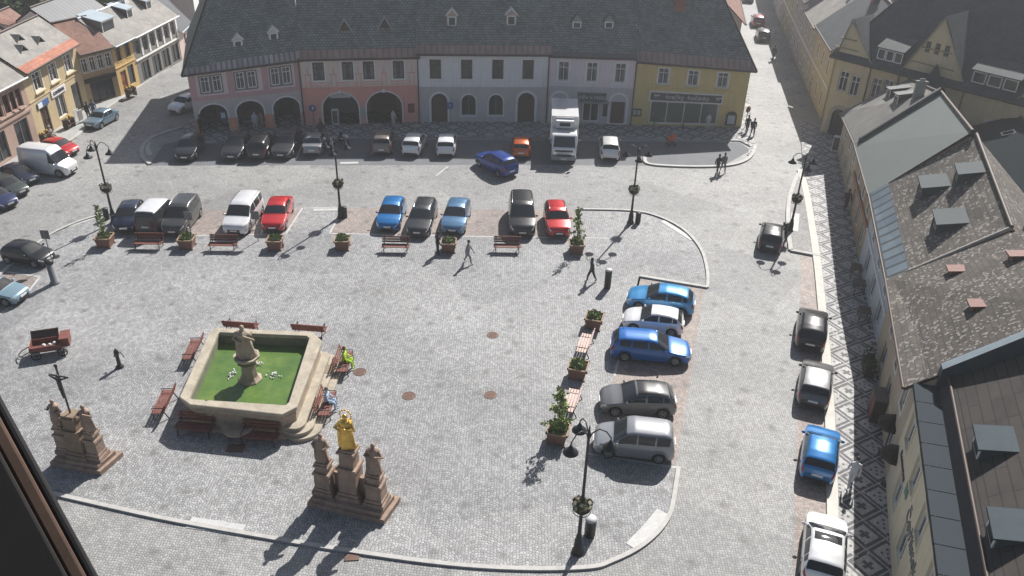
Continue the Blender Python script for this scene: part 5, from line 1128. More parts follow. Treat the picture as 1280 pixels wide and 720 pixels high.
lamp((722, 690), 'iron lamp nearest the camera, below the silver minivan', (-10, 110, 215), 6.9)
lamp((987, 290), 'iron lamp on the paved spit at the street junction', (30, 150, 270))
def bin_(px, label, hh=.95, r=.23, cap=True, name='litter_bin', group='litter bins'):
    p = G(*px); t = thing(name, label, 'litter bin', (p.x, p.y, 0), 0, group)
    mb = MB(); mb.lathe([(r * .9, 0), (r * .95, .05), (r, .08), (r, hh - .12), (r * 1.06, hh - .1), (r * 1.06, hh - .04)], 16); mb.build('drum', M['iron'], t)
    if cap: mb = MB(); mb.lathe([(r * 1.08, hh - .04), (r * 1.0, hh + .02), (r * .5, hh + .07), (.01, hh + .08)], 16); mb.build('lid', surf('pale_lid', (.5, .5, .5), .5), t)
bin_((737, 669), 'dark round litter bin with pale lid beside the nearest lamp', 1.0, .24)
bin_((759, 360), 'tall grey litter bin with pale lid near the far end of the right hand bays', 1.35, .22)
bin_((797, 279), 'dark litter bin at the foot of the lamp right of the tall planter', .9, .2, False)
bin_((431, 272), 'dark litter bin at the foot of the lamp next to the vivid blue hatchback', .9, .2, False)
bin_((134, 274), 'dark litter bin at the foot of the leftmost lamp', .9, .2, False)
bin_((980, 292), 'dark litter bin at the foot of the lamp on the paved spit', .9, .2, False)
p = G(69, 354); t = thing('round_pillar', 'grey round pillar with a dark top beside the black hatchback at left', 'pillar', (p.x, p.y, 0)); mb = MB(); mb.lathe([(.3, 0), (.3, .1), (.22, .14), (.22, 1.45)], 16); mb.build('shaft', surf('pillar_grey', (.2, .2, .21), .7), t); mb = MB(); mb.lathe([(.26, 1.45), (.26, 1.6), (.1, 1.68), (.01, 1.7)], 16); mb.build('cap', M['iron'], t)
p = G(150, 459); t = thing('water_pump', 'slim dark iron pump post standing alone left of the fountain', 'pump', (p.x, p.y, 0)); mb = MB(); mb.lathe([(.22, 0), (.2, .1), (.11, .16), (.09, .8), (.13, .85), (.13, 1.05), (.05, 1.18), (.01, 1.25)], 12); mb.build('post', M['iron'], t); mb = MB(); mb.path([(0, 0, 1.0), (.25, -.05, 1.05), (.42, -.08, .75)], .025); mb.path([(0, 0, .7), (-.2, .1, .72), (-.24, .12, .6)], .035); mb.build('handle', M['iron'], t)
def bench(px, ang, label, group='red slatted benches', L=1.9, wm=None):
    p = G(*px); t = thing('park_bench', label, 'bench', (p.x, p.y, 0.005), ang, group); wm = wm or M['wood']
    # local: x along, backrest at +y, sitter faces -y
    mb = MB()
    for k in range(4): mb.box((0, -.28 + .15 * k, .45 + .01 * (k == 0)), (L, .12, .04))
    mb.build('seat', wm, t); mb = MB()
    for k in range(3): mb.box((0, .30 + .05 * k, .60 + .15 * k), (L, .04, .12))
    mb.build('backrest', wm, t)
    for s in (-1, 1):
        x = s * (L / 2 - .16); mb = MB(); mb.path([(x, -.34, 0.01), (x, -.30, .42), (x, .24, .42), (x, .42, .98)], .03, 6); mb.path([(x, .42, 0.01), (x, .22, .42)], .03, 6); mb.path([(x, -.3, .42), (x, -.33, .66), (x, .28, .66)], .025, 6); mb.build('leg', M['iron'], t)
    return t
d = lambda a, b: math.atan2((G(*b) - G(*a)).y, (G(*b) - G(*a)).x)
for px, lab in (((187, 310), 'bench with open frame between the first two planters of the front row'), ((280, 312), 'bench in front of the white minivan'), ((495, 314), 'red bench in front of the vivid blue hatchback'), ((634, 314), 'red bench in front of the large black minivan')):
    bench(px, R(2) + PI, lab) if False else bench(px, R(2), lab)
PALEW = surf('sun_glare_wood', (.50, .36, .31), .6, 0, .2, 3.0)  # bench wood lightened: sun glare on the slats painted into the colour
ca = d((729, 445), (742, 405))
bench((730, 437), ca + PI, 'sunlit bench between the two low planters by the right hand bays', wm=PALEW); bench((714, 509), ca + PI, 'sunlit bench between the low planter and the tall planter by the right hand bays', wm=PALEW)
fa = d((236, 512), (352, 522))
bench((246, 541), fa, 'red bench at the front of the fountain, left one of the pair'); bench((326, 552), fa, 'red bench at the front of the fountain, right one of the pair')
bench((303, 415), fa + PI, 'red bench behind the fountain statue at the back side'); bench((388, 419), fa + PI, 'red bench at the back side of the fountain near its right corner')
fl_ = d((224, 505), (266, 412))
bench((243, 445), fl_ + PI, 'red bench at the left side of the fountain, farther one'); bench((207, 511), fl_ + PI, 'red bench at the left side of the fountain, nearer one')
fr_ = d((395, 540), (428, 440))
bench((431, 460), fr_, 'red bench at the right side of the fountain with the hi-vis sitter'); bench((409, 513), fr_, 'red bench at the right side of the fountain behind the gilded figure')
# planters
def leaves(mb, c, r, hgt, n, size, rnd, conif=False, mi=0):
    for k in range(n):
        t = rnd.random() ** (1.0 if not conif else 1.3); a = rnd.uniform(0, 2 * PI); rr = r * math.sqrt(rnd.random()) * ((1 - t) ** .8 * .9 + .15 if conif else 1.0 - .4 * t)
        q = Vector((c[0] + rr * math.cos(a), c[1] + rr * math.sin(a), c[2] + t * hgt)); u = Vector((rnd.uniform(-1, 1), rnd.uniform(-1, 1), rnd.uniform(-.7, .9))).normalized(); v = u.orthogonal().normalized(); s = size * rnd.uniform(.6, 1.3)
        mb.face([q - u * s, q + v * s * .5, q + u * s, q - v * s * .5], mi)
LEAF1 = leafmat('planter_leaf', (.08, .12, .03), (.24, .30, .10)); LEAF2 = leafmat('sapling_leaf', (.11, .16, .035), (.30, .36, .12))
boxm = surf('planter_wood', (.20, .10, .07), .75, 0, .25, 3.0)
def planter(px, label, tall=0.0, lush=150, ang=0.05, fm=None, dens=16, fat=0):
    p = G(*px); t = thing('plant_tub', label, 'planter', (p.x, p.y, 0.005), ang, 'square wooden planters'); rnd = random.Random(px[0] + px[1])
    mb = MB(); b0, b1, hh = .40, .50, .72
    vs = [(sx * b, sy * b, z) for b, z in ((b0, .04), (b1, hh)) for sx, sy in ((-1, -1), (1, -1), (1, 1), (-1, 1))]
    mb.mesh(vs, [(3, 2, 1, 0), (0, 1, 5, 4), (1, 2, 6, 5), (2, 3, 7, 6), (3, 0, 4, 7)]); 
    for sx, sy in ((-1, -1), (1, -1), (1, 1), (-1, 1)): mb.box((sx * .42, sy * .42, .04), (.1, .1, .08))
    bx_ = mb.build('tub', boxm, t)
    mb = MB()
    for a in range(4): mb.box((math.cos(a * PI / 2) * .5, math.sin(a * PI / 2) * .5, hh), (.08, 1.08, .07), a * PI / 2)
    mb.build('rim', fm or surf('planter_rim', (.30, .20, .13), .75), bx_)
    mb = MB(); mb.face([(-.46, -.46, hh - .06), (.46, -.46, hh - .06), (.46, .46, hh - .06), (-.46, .46, hh - .06)]); mb.build('soil', M['soil'], t)
    mb = MB(); leaves(mb, (0, 0, hh - .05), .5, .38, lush, .12, rnd); mb.build('plants', LEAF1, t)
    if tall:
        mb = MB(); mb.path([(0, 0, hh - .1), (.03, 0, hh + tall * .5), (0, 0.02, hh + tall * .97)], [.035, .025, .01], 6); tr_ = mb.build('sapling', M['darkwood'], t)
        mb = MB(); mbb = MB()
        for b_ in range(18):
            tt = .06 + .94 * (b_ / 17) ** .9; a_ = b_ * 2.4 + rnd.uniform(-.5, .5); ln = (.62 - .50 * tt) * rnd.uniform(.65, 1.25) * (fat if fat else 1); z_ = hh + tall * tt * .95; e_ = Vector((ln * math.cos(a_), ln * math.sin(a_), z_ + .22)); mbb.path([(0, 0, z_), e_ * .5 + Vector((0, 0, z_ * .5 + .02)), e_], [.012, .009, .004], 4)
            for q_ in range(dens): 
                f_ = rnd.uniform(.25, 1.1); c_ = Vector((e_.x * f_ + rnd.gauss(0, .06), e_.y * f_ + rnd.gauss(0, .06), z_ + .22 * f_ + rnd.gauss(0, .07))); u_ = Vector((rnd.uniform(-1, 1), rnd.uniform(-1, 1), rnd.uniform(-.7, .9))).normalized(); v_ = u_.orthogonal().normalized(); s_ = .11 * rnd.uniform(.6, 1.4); mb.face([c_ - u_ * s_, c_ + v_ * s_ * .5, c_ + u_ * s_, c_ - v_ * s_ * .5])
        mbb.build('branches', M['darkwood'], tr_); mb.build('foliage', LEAF2, tr_)
planter((133, 307), 'planter with a tall thin sapling beside the leftmost lamp', 2.2, 120, dens=8, fat=.8); planter((235, 309), 'low planter in front of the charcoal minivan'); planter((345, 310), 'low planter in front of the bright red sedan'); planter((429, 310), 'low planter in front of the empty bay by the lamp'); planter((561, 313), 'low planter in front of the steel blue hatchback'); planter((720, 315), 'planter with a tall green sapling at the right end of the front row', 2.5, 260)
planter((742, 408), 'low planter farthest back beside the right hand bays', 0, 170, ca); planter((722, 470), 'low planter between the two sunlit benches', 0, 170, ca); planter((697, 550), 'planter with a tall leafy sapling left of the silver minivan', 2.3, 320, ca, dens=22, fat=1.25)
# signs
def sign(px, hh, label, kind='square', ang=0.0, col=(.05, .12, .32)):
    p = G(*px); t = thing('road_sign', label, 'sign', (p.x, p.y, 0), ang); mb = MB(); mb.path([(0, 0, 0), (0, 0, hh)], .035, 8); mb.build('post', flat('sign_post', (.25, .25, .26), .5, .5), t)
    m = flat('sign_%d' % int(col[2] * 100 + col[0] * 7), col, .5); mb = MB()
    if kind == 'square': mb.box((0, -.04, hh - .35), (.55, .025, .62))
    else: mb.lathe([(.32, -.012), (.32, .012)], 20); mb.xform(Matrix.Translation((0, -.04, hh - .35)) @ Matrix.Rotation(PI / 2, 4, 'X'))
    pl = mb.build('sign_plate', m, t); return t, pl, hh
sign((323, 301), 2.3, 'grey sign board on a thin post between the white minivan and red sedan', 'square', PI, (.15, .15, .15)); sign((240, 297), 2.0, 'thin sign post rising behind the planter by the charcoal minivan', 'square', PI, (.2, .2, .2))
sign((67, 332), 2.6, 'dark sign board on a post above the round pillar at left', 'square', PI, (.12, .12, .13))
t, pl, hh = sign((393, 158), 2.1, 'small round blue sign at the drainpipe between the pink and salmon houses', 'round'); mb = MB(); mb.box((0, -.06, hh - .35), (.09, .02, .34)); mb.box((.07, -.061, hh - .26), (.1, .02, .14)); mb.build('sign_symbol', M['white'], pl)
t, pl, hh = sign((563, 157), 2.3, 'blue and white square sign in front of the white town house', 'square'); text_obj('sign_symbol', 'P', .42, M['white'], pl, FR(0, -.06, hh - .35), .008)
t, pl, hh = sign((931, 160), 2.2, 'round dark sign seen from the side at the mustard house corner', 'round', .6, (.18, .05, .05))
def easel(px, label, ang, m, hh=1.05):
    p = G(*px); t = thing('pavement_board', label, 'A-board', (p.x, p.y, .1), ang)
    for s in (-1, 1):
        mb = MB(); mb.box((0, s * .2, hh / 2), (.62, .04, hh)); mb.xform(Matrix.Rotation(s * R(-9) if s < 0 else R(9), 4, 'X') if False else Matrix.Identity(4)); fr = mb.build('board', M['white'], t)
        mb = MB(); mb.box((0, s * .225, hh / 2 + .03), (.48, .012, hh - .2)); mb.build('poster', m, fr)
easel((420, 156), 'white framed menu board standing in the left arch of the salmon house', 0.1, flat('chalkboard', (.05, .05, .05), .7), 1.4); easel((1043, 190), 'white pavement board with dark red picture by the mansion portal', -.5, flat('poster_red', (.10, .03, .03), .6), 1.4); easel((100, 152), 'white price board on the pavement outside the yellow house', 1.3, flat('poster_pale', (.45, .4, .38), .7))
# market-like goods outside the left shops
def stand(px, label, col, ang):
    p = G(*px); t = thing('goods_stand', label, 'stand', (p.x, p.y, .12), ang)
    for s in (-1, 1):
        mb = MB(); mb.box((s * .5, 0, .4), (.06, .5, .8)); mb.build('leg', M['darkwood'], t)
    for z in (.35, .8): mb = MB(); mb.box((0, 0, z), (1.1, .6, .05)); mb.build('shelf', M['darkwood'], t)
    mb = MB(); rnd = random.Random(px[0])
    for k in range(10): mb.ball((rnd.uniform(-.45, .45), rnd.uniform(-.2, .2), .95 if k % 2 else .48), .13, k % 2, 7, 5)
    tag(mb.build('goods', [flat('goods_%d' % int(col[0] * 100), col, .7), flat('goods_yellow', (.5, .32, .08), .7)], t), kind='stuff')
stand((88, 161), 'stand with red and yellow goods outside the yellow house', (.4, .08, .05), 1.4); stand((60, 180), 'stand with yellow flowers by the door of the yellow house', (.55, .4, .08), 1.4); stand((165, 122), 'small stand outside the bright yellow narrow house', (.3, .12, .08), 1.3)
# dark parasols and hedge boxes at the right facade
def parasol(px, label, col, hh=2.4, r=.7, z=0.12):
    p = G(*px, z); t = thing('parasol', label, 'parasol', (p.x, p.y, z), 0, 'dark parasols by the guest house wall'); mb = MB(); mb.lathe([(.25, 0), (.25, .08), (.03, .1), (.03, hh)], 10); mb.build('pole', M['darkwood'], t)
    mb = MB(); n = 8; vs = [(0, 0, hh)] + [(r * math.cos(2 * PI * k / n), r * math.sin(2 * PI * k / n), hh - .5) for k in range(n)] + [(r * math.cos(2 * PI * k / n), r * math.sin(2 * PI * k / n), hh - .68) for k in range(n)]
    mb.mesh(vs, [(0, 1 + k, 1 + (k + 1) % n) for k in range(n)] + [(1 + k, 9 + k, 9 + (k + 1) % n, 1 + (k + 1) % n) for k in range(n)]); mb.build('canopy', surf('parasol_cloth', col, .85), t)
parasol((1104, 566), 'dark brown parasol by the tan wall, farther of the pair', (.035, .022, .018)); parasol((1108, 606), 'dark brown parasol by the guest house wall, nearer of the pair', (.035, .022, .018))
def terrace_table(px, label):
    p = G(*px, .12); t = thing('terrace_table', label, 'table', (p.x, p.y, .12), kang, 'terrace tables'); mb = MB(); mb.box((0, 0, .72), (.9, .7, .05)); mb.build('table_top', M['darkwood'], t)
    for sx in (-1, 1):
        for sy in (-1, 1): mb = MB(); mb.box((sx * .38, sy * .28, .35), (.05, .05, .7)); mb.build('leg', M['darkwood'], t)
terrace_table((1078, 400), 'dark terrace table below the bluish white wall'); terrace_table((1072, 365), 'dark terrace table farther up the right pavement'); terrace_table((1068, 345), 'dark terrace table next to the shopfront on the right pavement')
p = G(1084, 462, .12); t = thing('hedge_box', 'dark trough with a clipped hedge and pale blooms at the right wall', 'planter', (p.x, p.y, .12), kang); mb = MB(); mb.box((0, 0, .3), (1.6, .5, .6)); mb.build('trough', M['darkwood'], t); mb = MB(); rnd = random.Random(4)
for k in range(7): leaves(mb, (-.7 + k * .23, 0, .5), .3, .6, 60, .1, rnd)
mb.build('foliage', leafmat('hedge_leaf', (.02, .045, .012), (.07, .1, .03)), t); mb = MB(); leaves(mb, (.3, 0, 1.0), .5, .15, 30, .06, rnd); mb.build('blooms', M['white'], t)
p = G(1078, 520, .12); t = thing('menu_cabinet', 'dark cabinet standing against the tan wall by the parasols', 'cabinet', (p.x + .6, p.y, .12), kang); mb = MB(); mb.box((0, 0, .7), (1.2, .6, 1.4)); mb.build('carcass', M['darkwood'], t); mb = MB(); mb.box((0, 0, 1.43), (1.3, .7, .06)); mb.build('top', surf('cab_top', (.1, .09, .08), .6), t); mb = MB(); mb.box((-.3, .31, .7), (.5, .02, 1.2)); mb.box((.3, .31, .7), (.5, .02, 1.2)); mb.build('door', M['wood'], t)
for px, lab in (((817, 158), 'dark bollard in front of the toy shop window, left one'), ((853, 161), 'dark bollard in front of the toy shop window, right one')):
    p = G(*px, .1); o = MB(); o.lathe([(.1, 0), (.1, .1), (.06, .15), (.06, .85), (.09, .9), (.01, 1.0)], 10); q = o.build('bollard', M['iron']); q.location = (p.x, p.y, .1); tag(q, lab, 'bollard', 'bollards at the toy shop')
# orange pram by the toy shop
p = G(838, 182, .1); t = thing('pram', 'small bright orange pram outside the toy shop', 'pram', (p.x, p.y, .1), .4)
mb = MB(); mb.lathe([(.05, .45), (.3, .5), (.34, .8)], 12, sx=1.3); mb.build('carrycot', flat('pram_orange', (.55, .09, .02), .6), t); mb = MB(); mb.ball((.2, 0, .8), .34, 0, 10, 6, (.8, 1, .9)); mb.build('hood', flat('pram_orange', (.55, .09, .02), .6), t)
mb = MB(); mb.path([(.3, .2, .2), (-.3, .2, .5), (-.75, .2, 1.0), (-.75, -.2, 1.0), (-.3, -.2, .5), (.3, -.2, .2)], .02); mb.path([(-.3, .2, .15), (.3, .2, .5)], .02); mb.path([(-.3, -.2, .15), (.3, -.2, .5)], .02); mb.build('frame', M['black'], t)
for x in (-.32, .32):
    for y in (-.24, .24): mb = MB(); mb.lathe([(.02, -.03), (.14, -.03), (.14, .03), (.02, .03)], 12); mb.xform(Matrix.Translation((x, y, .15)) @ Matrix.Rotation(PI / 2, 4, 'X')); mb.build('wheel', M['rubber'], t)
# wooden hand cart with goods at left
p = G(61, 442); t = thing('hand_cart', 'red brown wooden cart with lidded chest and pale goods, left of the fountain', 'cart', (p.x, p.y, 0), R(20))
mb = MB(); mb.box((0, 0, .45), (1.5, .9, .06)); 
for y in (-.45, .45): mb.box((0, y, .62), (1.5, .05, .3))
for x in (-.75, .75): mb.box((x, 0, .62), (.05, .95, .3))
mb.build('tray', M['wood'], t)
mb = MB(); mb.box((0, 0, .24), (1.4, .05, .06)); mb.box((0, 0, -.24), (1.4, .05, .06)); mb.box((-.66, 0, 0), (.06, .05, .42)); mb.box((.66, 0, 0), (.06, .05, .42)); mb.box((0, .01, 0), (1.26, .02, .42), 0, 1); mb.xform(Matrix.Translation((-.05, .60, .92)) @ Matrix.Rotation(R(-38), 4, 'X')); mb.build('raised_lid', [M['wood'], M['darkwood']], t)
mb = MB(); mb.box((.98, .15, .7), (.42, .8, .5)); mb.box((.98, .15, .97), (.5, .9, .06)); mb.build('side_box', M['wood'], t)
mb = MB(); mb.ball((-.1, -.1, .62), .12); mb.ball((.2, -.1, .62), .1); mb.ball((.42, 0, .62), .11); mb.build('pale_goods', surf('pale_goods', (.6, .58, .56), .7), t)
for x, y in ((-.5, -.5), (-.5, .5), (.8, -.5), (.8, .6)):
    mb = MB(); mb.path([(x + .24 * math.cos(a), y, .27 + .24 * math.sin(a)) for a in [2 * PI * k / 16 for k in range(17)]], .035, 6, cap=False)
    for k in range(3): mb.box((x, y, .27), (.46, .03, .04)) if k == 0 else mb.path([(x - .24 * math.cos(k), y, .27 - .24 * math.sin(k)), (x + .24 * math.cos(k), y, .27 + .24 * math.sin(k))], .02, 5)
    mb.build('wheel', M['iron'], t)
mb = MB(); mb.path([(-.75, -.3, .5), (-1.3, -.35, .25), (-1.45, 0, .2), (-1.3, .35, .25), (-.75, .3, .5)], .03); mb.build('shaft', M['darkwood'], t)
# ------------------------------------------------------------------ fountain
RZ = 1.55
rim = [G(x, y, RZ) for x, y in ((271, 411), (388, 416), (400, 427), (369, 507), (351, 516), (240, 504), (227, 495), (262, 418))]
cx = sum(p.x for p in rim) / 8; cy = sum(p.y for p in rim) / 8
ft = thing('fountain', 'square sandstone fountain with chamfered corners, green water and a carved figure', 'fountain', (cx, cy, 0))
ro = [((p.x - cx), (p.y - cy)) for p in rim]
def off(poly, k): return [(x * k, y * k) for x, y in poly]
def shell(mb, rings, mi=0):
    n = len(rings[0][0]); 
    for (pa, za), (pb, zb) in zip(rings, rings[1:]):
        for i in range(n):
            j = (i + 1) % n; mb.face([(*pa[i], za), (*pa[j], za), (*pb[j], zb), (*pb[i], zb)], mi)
cw = ro[::-1] if sum(ro[i][0] * ro[(i + 1) % 8][1] - ro[(i + 1) % 8][0] * ro[i][1] for i in range(8)) < 0 else ro
ipx = ((274, 415), (383, 419.5), (387, 422.5), (361.5, 502.5), (357, 506.5), (240, 499), (236, 497), (272, 417)); inn = [((G(x, y, RZ).x - cx), (G(x, y, RZ).y - cy)) for x, y in ipx]; inn = inn[::-1] if cw is not ro else inn
mb = MB(); shell(mb, [(off(cw, 1.06), 0), (off(cw, 1.06), .18), (off(cw, 1.0), .26), (off(cw, .985), .9), (off(cw, 1.0), 1.05), (off(cw, 1.0), RZ - .22)]); mb.build('basin_wall', M['sand'], ft)
mb = MB(); shell(mb, [(off(cw, 1.0), RZ - .22), (off(cw, 1.03), RZ - .18), (off(cw, 1.03), RZ - .02), (off(cw, 1.02), RZ), (inn, RZ), (off(inn, .992), RZ - .03), (off(inn, .992), RZ - .2)]); mb.build('rim', M['sandpale'], ft)
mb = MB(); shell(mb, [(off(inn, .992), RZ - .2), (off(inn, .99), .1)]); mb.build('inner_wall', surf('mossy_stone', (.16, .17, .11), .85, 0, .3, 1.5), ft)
n_ = NB('fountain_water'); f_ = n_.noise(n_.co('Object'), .9, 6.0, .7); n_.bump(n_.noise(n_.co('Object'), 2.2, 4.0), .22, .06)
wmat = n_.fin(n_.ramp(f_, [(.3, (.06, .12, .035)), (.55, (.10, .17, .045)), (.72, (.17, .21, .05))]), .12, 0, Specular_IOR_Level=.3)
mb = MB(); mb.face([(*p, .85) for p in off(inn, .991)]); mb.build('water', wmat, ft)
rnd = random.Random(5); mb = MB()
for (x, y) in ((292, 466), (287, 470), (338, 468), (322, 455), (345, 470)):
    q = G(x, y, .9)
    for k in range(9): mb.ball((q.x - cx + rnd.gauss(0, .12), q.y - cy + rnd.gauss(0, .12), .86 + rnd.random() * .12), rnd.uniform(.02, .06), 0, 6, 4)
tag(mb.build('splashes', flat('foam', (.8, .8, .8), .3), ft), kind='stuff')
# steps on the right side
sa = G(388, 416, 0.0); st_dir = d((369, 520), (402, 430)); 
e0 = Vector(cw[0]); 
pr = [V2(p) for p in rim]; a_, b_ = pr[2] - Vector((cx, cy)), pr[3] - Vector((cx, cy)); ax = (a_ - b_).normalized(); nx = Vector((ax.y, -ax.x)); nx = nx if nx.x > 0 else -nx; Ls = (a_ - b_).length
for k in range(3):
    wd = 1.15 - .36 * k; mb = MB(); pts = [tuple(b_ - ax * (.55) - nx * .6)]; cc = b_ - ax * .1
    for i in range(9): t_ = -PI / 2 + PI / 2 * i / 8; pts.append(tuple(b_ + ax * (-.05 + math.sin(t_) * (.35 + wd * .45)) + nx * (math.cos(t_) * wd)))
    for i in range(9): t_ = PI / 2 * i / 8; pts.append(tuple(a_ + ax * (.05 + math.sin(t_) * (.2 + wd * .35)) + nx * (math.cos(t_) * wd)))
    pts.append(tuple(a_ + ax * .5 - nx * .6)); mb.prism(pts, .0 if k == 0 else .2 * k + .002, .2 * (k + 1)); mb.build('step', M['sandpale'], ft)
mb = MB(); q = a_ + nx * .62 - ax * .9; mb.box((q.x, q.y, .412), (.4, .75, .02), math.atan2(ax.y, ax.x) - PI / 2); mb.build('step_panel', surf('step_brown', (.25, .19, .13), .8), ft)
fq = (pr[4] + pr[5]) / 2 - Vector((cx, cy)); mb = MB(); mb.lathe([(.25, .15), (.75, .45), (.8, .6), (.62, .56), (.02, .45)], 16, (fq.x, fq.y - .15, 0)); mb.build('side_bowl', M['sand'], ft); mb = MB(); mb.box((fq.x + .1, fq.y - 1.15, .03), (.8, .5, .05)); mb.build('foot_slab', M['rust'], ft)
# carved figure on pedestal
q = G(312, 476, .85); fx, fy = q.x - cx, q.y - cy + .15
mb = MB(); mb.lathe([(.62, .3), (.62, .9), (.5, 1.0), (.42, 1.1), (.36, 1.75), (.45, 1.9), (.55, 1.98)], 8, (fx, fy, 0), 0, False); mb.build('pedestal', M['sand'], ft)
mb = MB(); mb.lathe([(.3, 1.95), (.42, 2.05), (.64, 2.22), (.68, 2.36), (.60, 2.36), (.45, 2.3), (.02, 2.28)], 8, (fx, fy, 0), 0, False); mb.build('bowl', M['sandpale'], ft)
def statue(root, c, z, hh, m, name='figure', seed=1, arms=True, halo=None, fat=1.0):
    """robed figure: folds in the robe, shoulders, head, arms"""
    rnd = random.Random(seed); ph = rnd.uniform(0, 6); mb = MB(); k = hh / 1.8
    mod = lambda a, z_: 1 + .10 * math.sin(7 * a + ph + z_ * 2) + .07 * math.sin(3 * a + z_ * 3.1 + ph) + .05 * math.sin(13 * a - z_ * 4)
    prof = [(.30, 0), (.34, .06), (.30, .3), (.27, .6), (.25, .85), (.22, 1.0), (.24, 1.2), (.27, 1.34), (.25, 1.42), (.13, 1.50), (.075, 1.54), (.07, 1.58)]
    mb.lathe([(r * k, z_ * k) for r, z_ in prof], 22, (c[0], c[1], z), 0, True, mod, 1.12 * fat, .85 * fat, rnd.uniform(0, 1))
    mb.ball((c[0] + rnd.uniform(-.03, .03), c[1] - .03 * k, z + 1.69 * k), .125 * k, 0, 10, 8, (.9, 1, 1.2))
    if arms:
        for s in (-1, 1):
            el = (c[0] + s * (.40 + rnd.uniform(0, .1)) * k, c[1] - .08 * k, z + rnd.uniform(1.0, 1.12) * k); hd = (c[0] + s * rnd.uniform(.05, .34) * k, c[1] - .34 * k, z + rnd.uniform(1.05, 1.4) * k)
            mb.path([(c[0] + s * .22 * k, c[1], z + 1.38 * k), el, hd], [.095 * k, .09 * k, .05 * k], 8); mb.ball(hd, .06 * k, 0, 7, 5)
    mb.path([(c[0] - .3 * k, c[1] - .1 * k, z + .2 * k), (c[0] - .34 * k, c[1] + .1 * k, z + .8 * k), (c[0] - .2 * k, c[1] + .2 * k, z + 1.35 * k)], [.1 * k, .14 * k, .08 * k], 8)
    f = mb.build(name, m, root)
    if halo: 
        mb2 = MB(); mb2.path([(c[0] + .26 * k * math.cos(a), c[1] + .06, z + 1.72 * k + .26 * k * math.sin(a)) for a in [2 * PI * j / 20 for j in range(21)]], .018, 5, cap=False)
        for j in range(12):
            a = 2 * PI * j / 12; mb2.ball((c[0] + .27 * k * math.cos(a), c[1] + .06, z + 1.72 * k + .27 * k * math.sin(a)), .045 * k, 0, 6, 4)
        mb2.build('halo', m if halo is True else halo, f)
    return f
statue(ft, (fx, fy), 2.28, 1.9, M['sand'], 'carved_figure', 3, fat=1.3)
# ------------------------------------------------------------------ statue groups
def pedestal(mb, c, z0, w, hh, ang):
    for z, a, b in ((0, w * 1.35, .22), (.22, w * 1.15, .16), (.38, w, hh * .55), (.38 + hh * .55, w * 1.12, .12), (.5 + hh * .55, w * .78, hh * .45 - .3), (.2 + hh, w * .98, .1), (.3 + hh, w * .8, .12)):
        mb.box((c[0], c[1], z0 + z + b / 2), (a, a * .9, b - .002), ang, 0, .97)
def group(px0, px1, label, shift):
    a, b = G(*px0), G(*px1); ang = math.atan2(b.y - a.y, b.x - a.x); L = (b - a).length
    t = thing('statue_group', label, 'monument', (a.x + shift[0], a.y + shift[1], 0), ang); return t, L
t, L = group((387, 634), (475, 655), 'dark red sandstone monument of three pillars with a gilded Madonna in the middle', (0, 0))
mb = MB(); mb.prism([(-.1, 0), (L + .2, 0), (L + .35, 1.5), (0, 1.5)], 0, .28); mb.prism([(.1, .12), (L, .12), (L + .15, 1.3), (.2, 1.3)], .28, .5); mb.build('plinth', M['sandred'], t)
for k, (x, hh) in enumerate(((.5, 1.35), (L / 2 + .03, 2.35), (L - .42, 1.35))):
    mb = MB(); pedestal(mb, (x, .72 + .12 * (k == 1)), .5, .72 if k != 1 else .85, hh, 0)
    if k < 2: mb.box((x + L / 4, .95, .5 + .55), (L / 2 - .8, .22, 1.1)); mb.lathe([(.02, 0), (.22, .1), (.16, .4), (.03, .5)], 10, (x + L / 4, .95, 1.6))
    mb.build('pillar', M['sandred'], t)
statue(t, (.5, .72), 2.27, 1.5, M['sandred'], 'stone_figure', 11); statue(t, (L - .42, .72), 2.27, 1.6, M['sandred'], 'stone_figure', 12); statue(t, (L / 2 + .03, .84), 3.27, 1.75, M['gold'], 'gilded_figure', 13, True, True)
t, L = group((66, 583), (123, 594), 'brown sandstone monument with a tall dark crucifix between two robed figures', (0, 0))
mb = MB(); mb.prism([(-.1, 0), (L + .15, 0), (L + .35, 1.4), (.1, 1.4)], 0, .26); mb.prism([(.1, .12), (L, .12), (L + .15, 1.2), (.2, 1.2)], .26, .46); mb.build('plinth', M['sandred'], t)
for k, (x, hh) in enumerate(((.42, 1.2), (L / 2 + .02, 2.0), (L - .38, 1.2))):
    mb = MB(); pedestal(mb, (x, .68), .46, .60 if k != 1 else .8, hh, 0)
    if k == 1: mb.box((x, .9, 1.0), (1.2, .3, 1.1), 0, 0, .7)
    mb.build('pillar', surf('brown_sandstone', (.22, .16, .11), .85, 0, .3, 2.0, .3) if k == 1 else M['sandred'], t)
for x, s in ((.42, 21), (L - .38, 22)): statue(t, (x, .68), 2.08, 1.4, M['sandred'], 'stone_figure', s)
x = L / 2 + .02; mb = MB(); mb.box((x, .68, 4.1), (.06, .06, 2.8)); mb.box((x, .68, 4.95), (.95, .05, .06)); mb.box((x, .68, 5.5), (.14, .05, .14)); cr = mb.build('crucifix', M['iron'], t)
mb = MB(); mb.path([(x, .60, 4.85), (x + .03, .58, 4.6), (x, .59, 4.35), (x + .04, .56, 4.1), (x, .60, 3.8)], [.09, .10, .085, .06, .04], 8); mb.ball((x + .03, .57, 5.02), .08)
for s in (-1, 1): mb.path([(x + s * .07, .59, 4.82), (x + s * .24, .60, 4.88), (x + s * .44, .62, 4.96)], [.05, .04, .03], 6)
mb.build('corpus', M['iron'], cr)
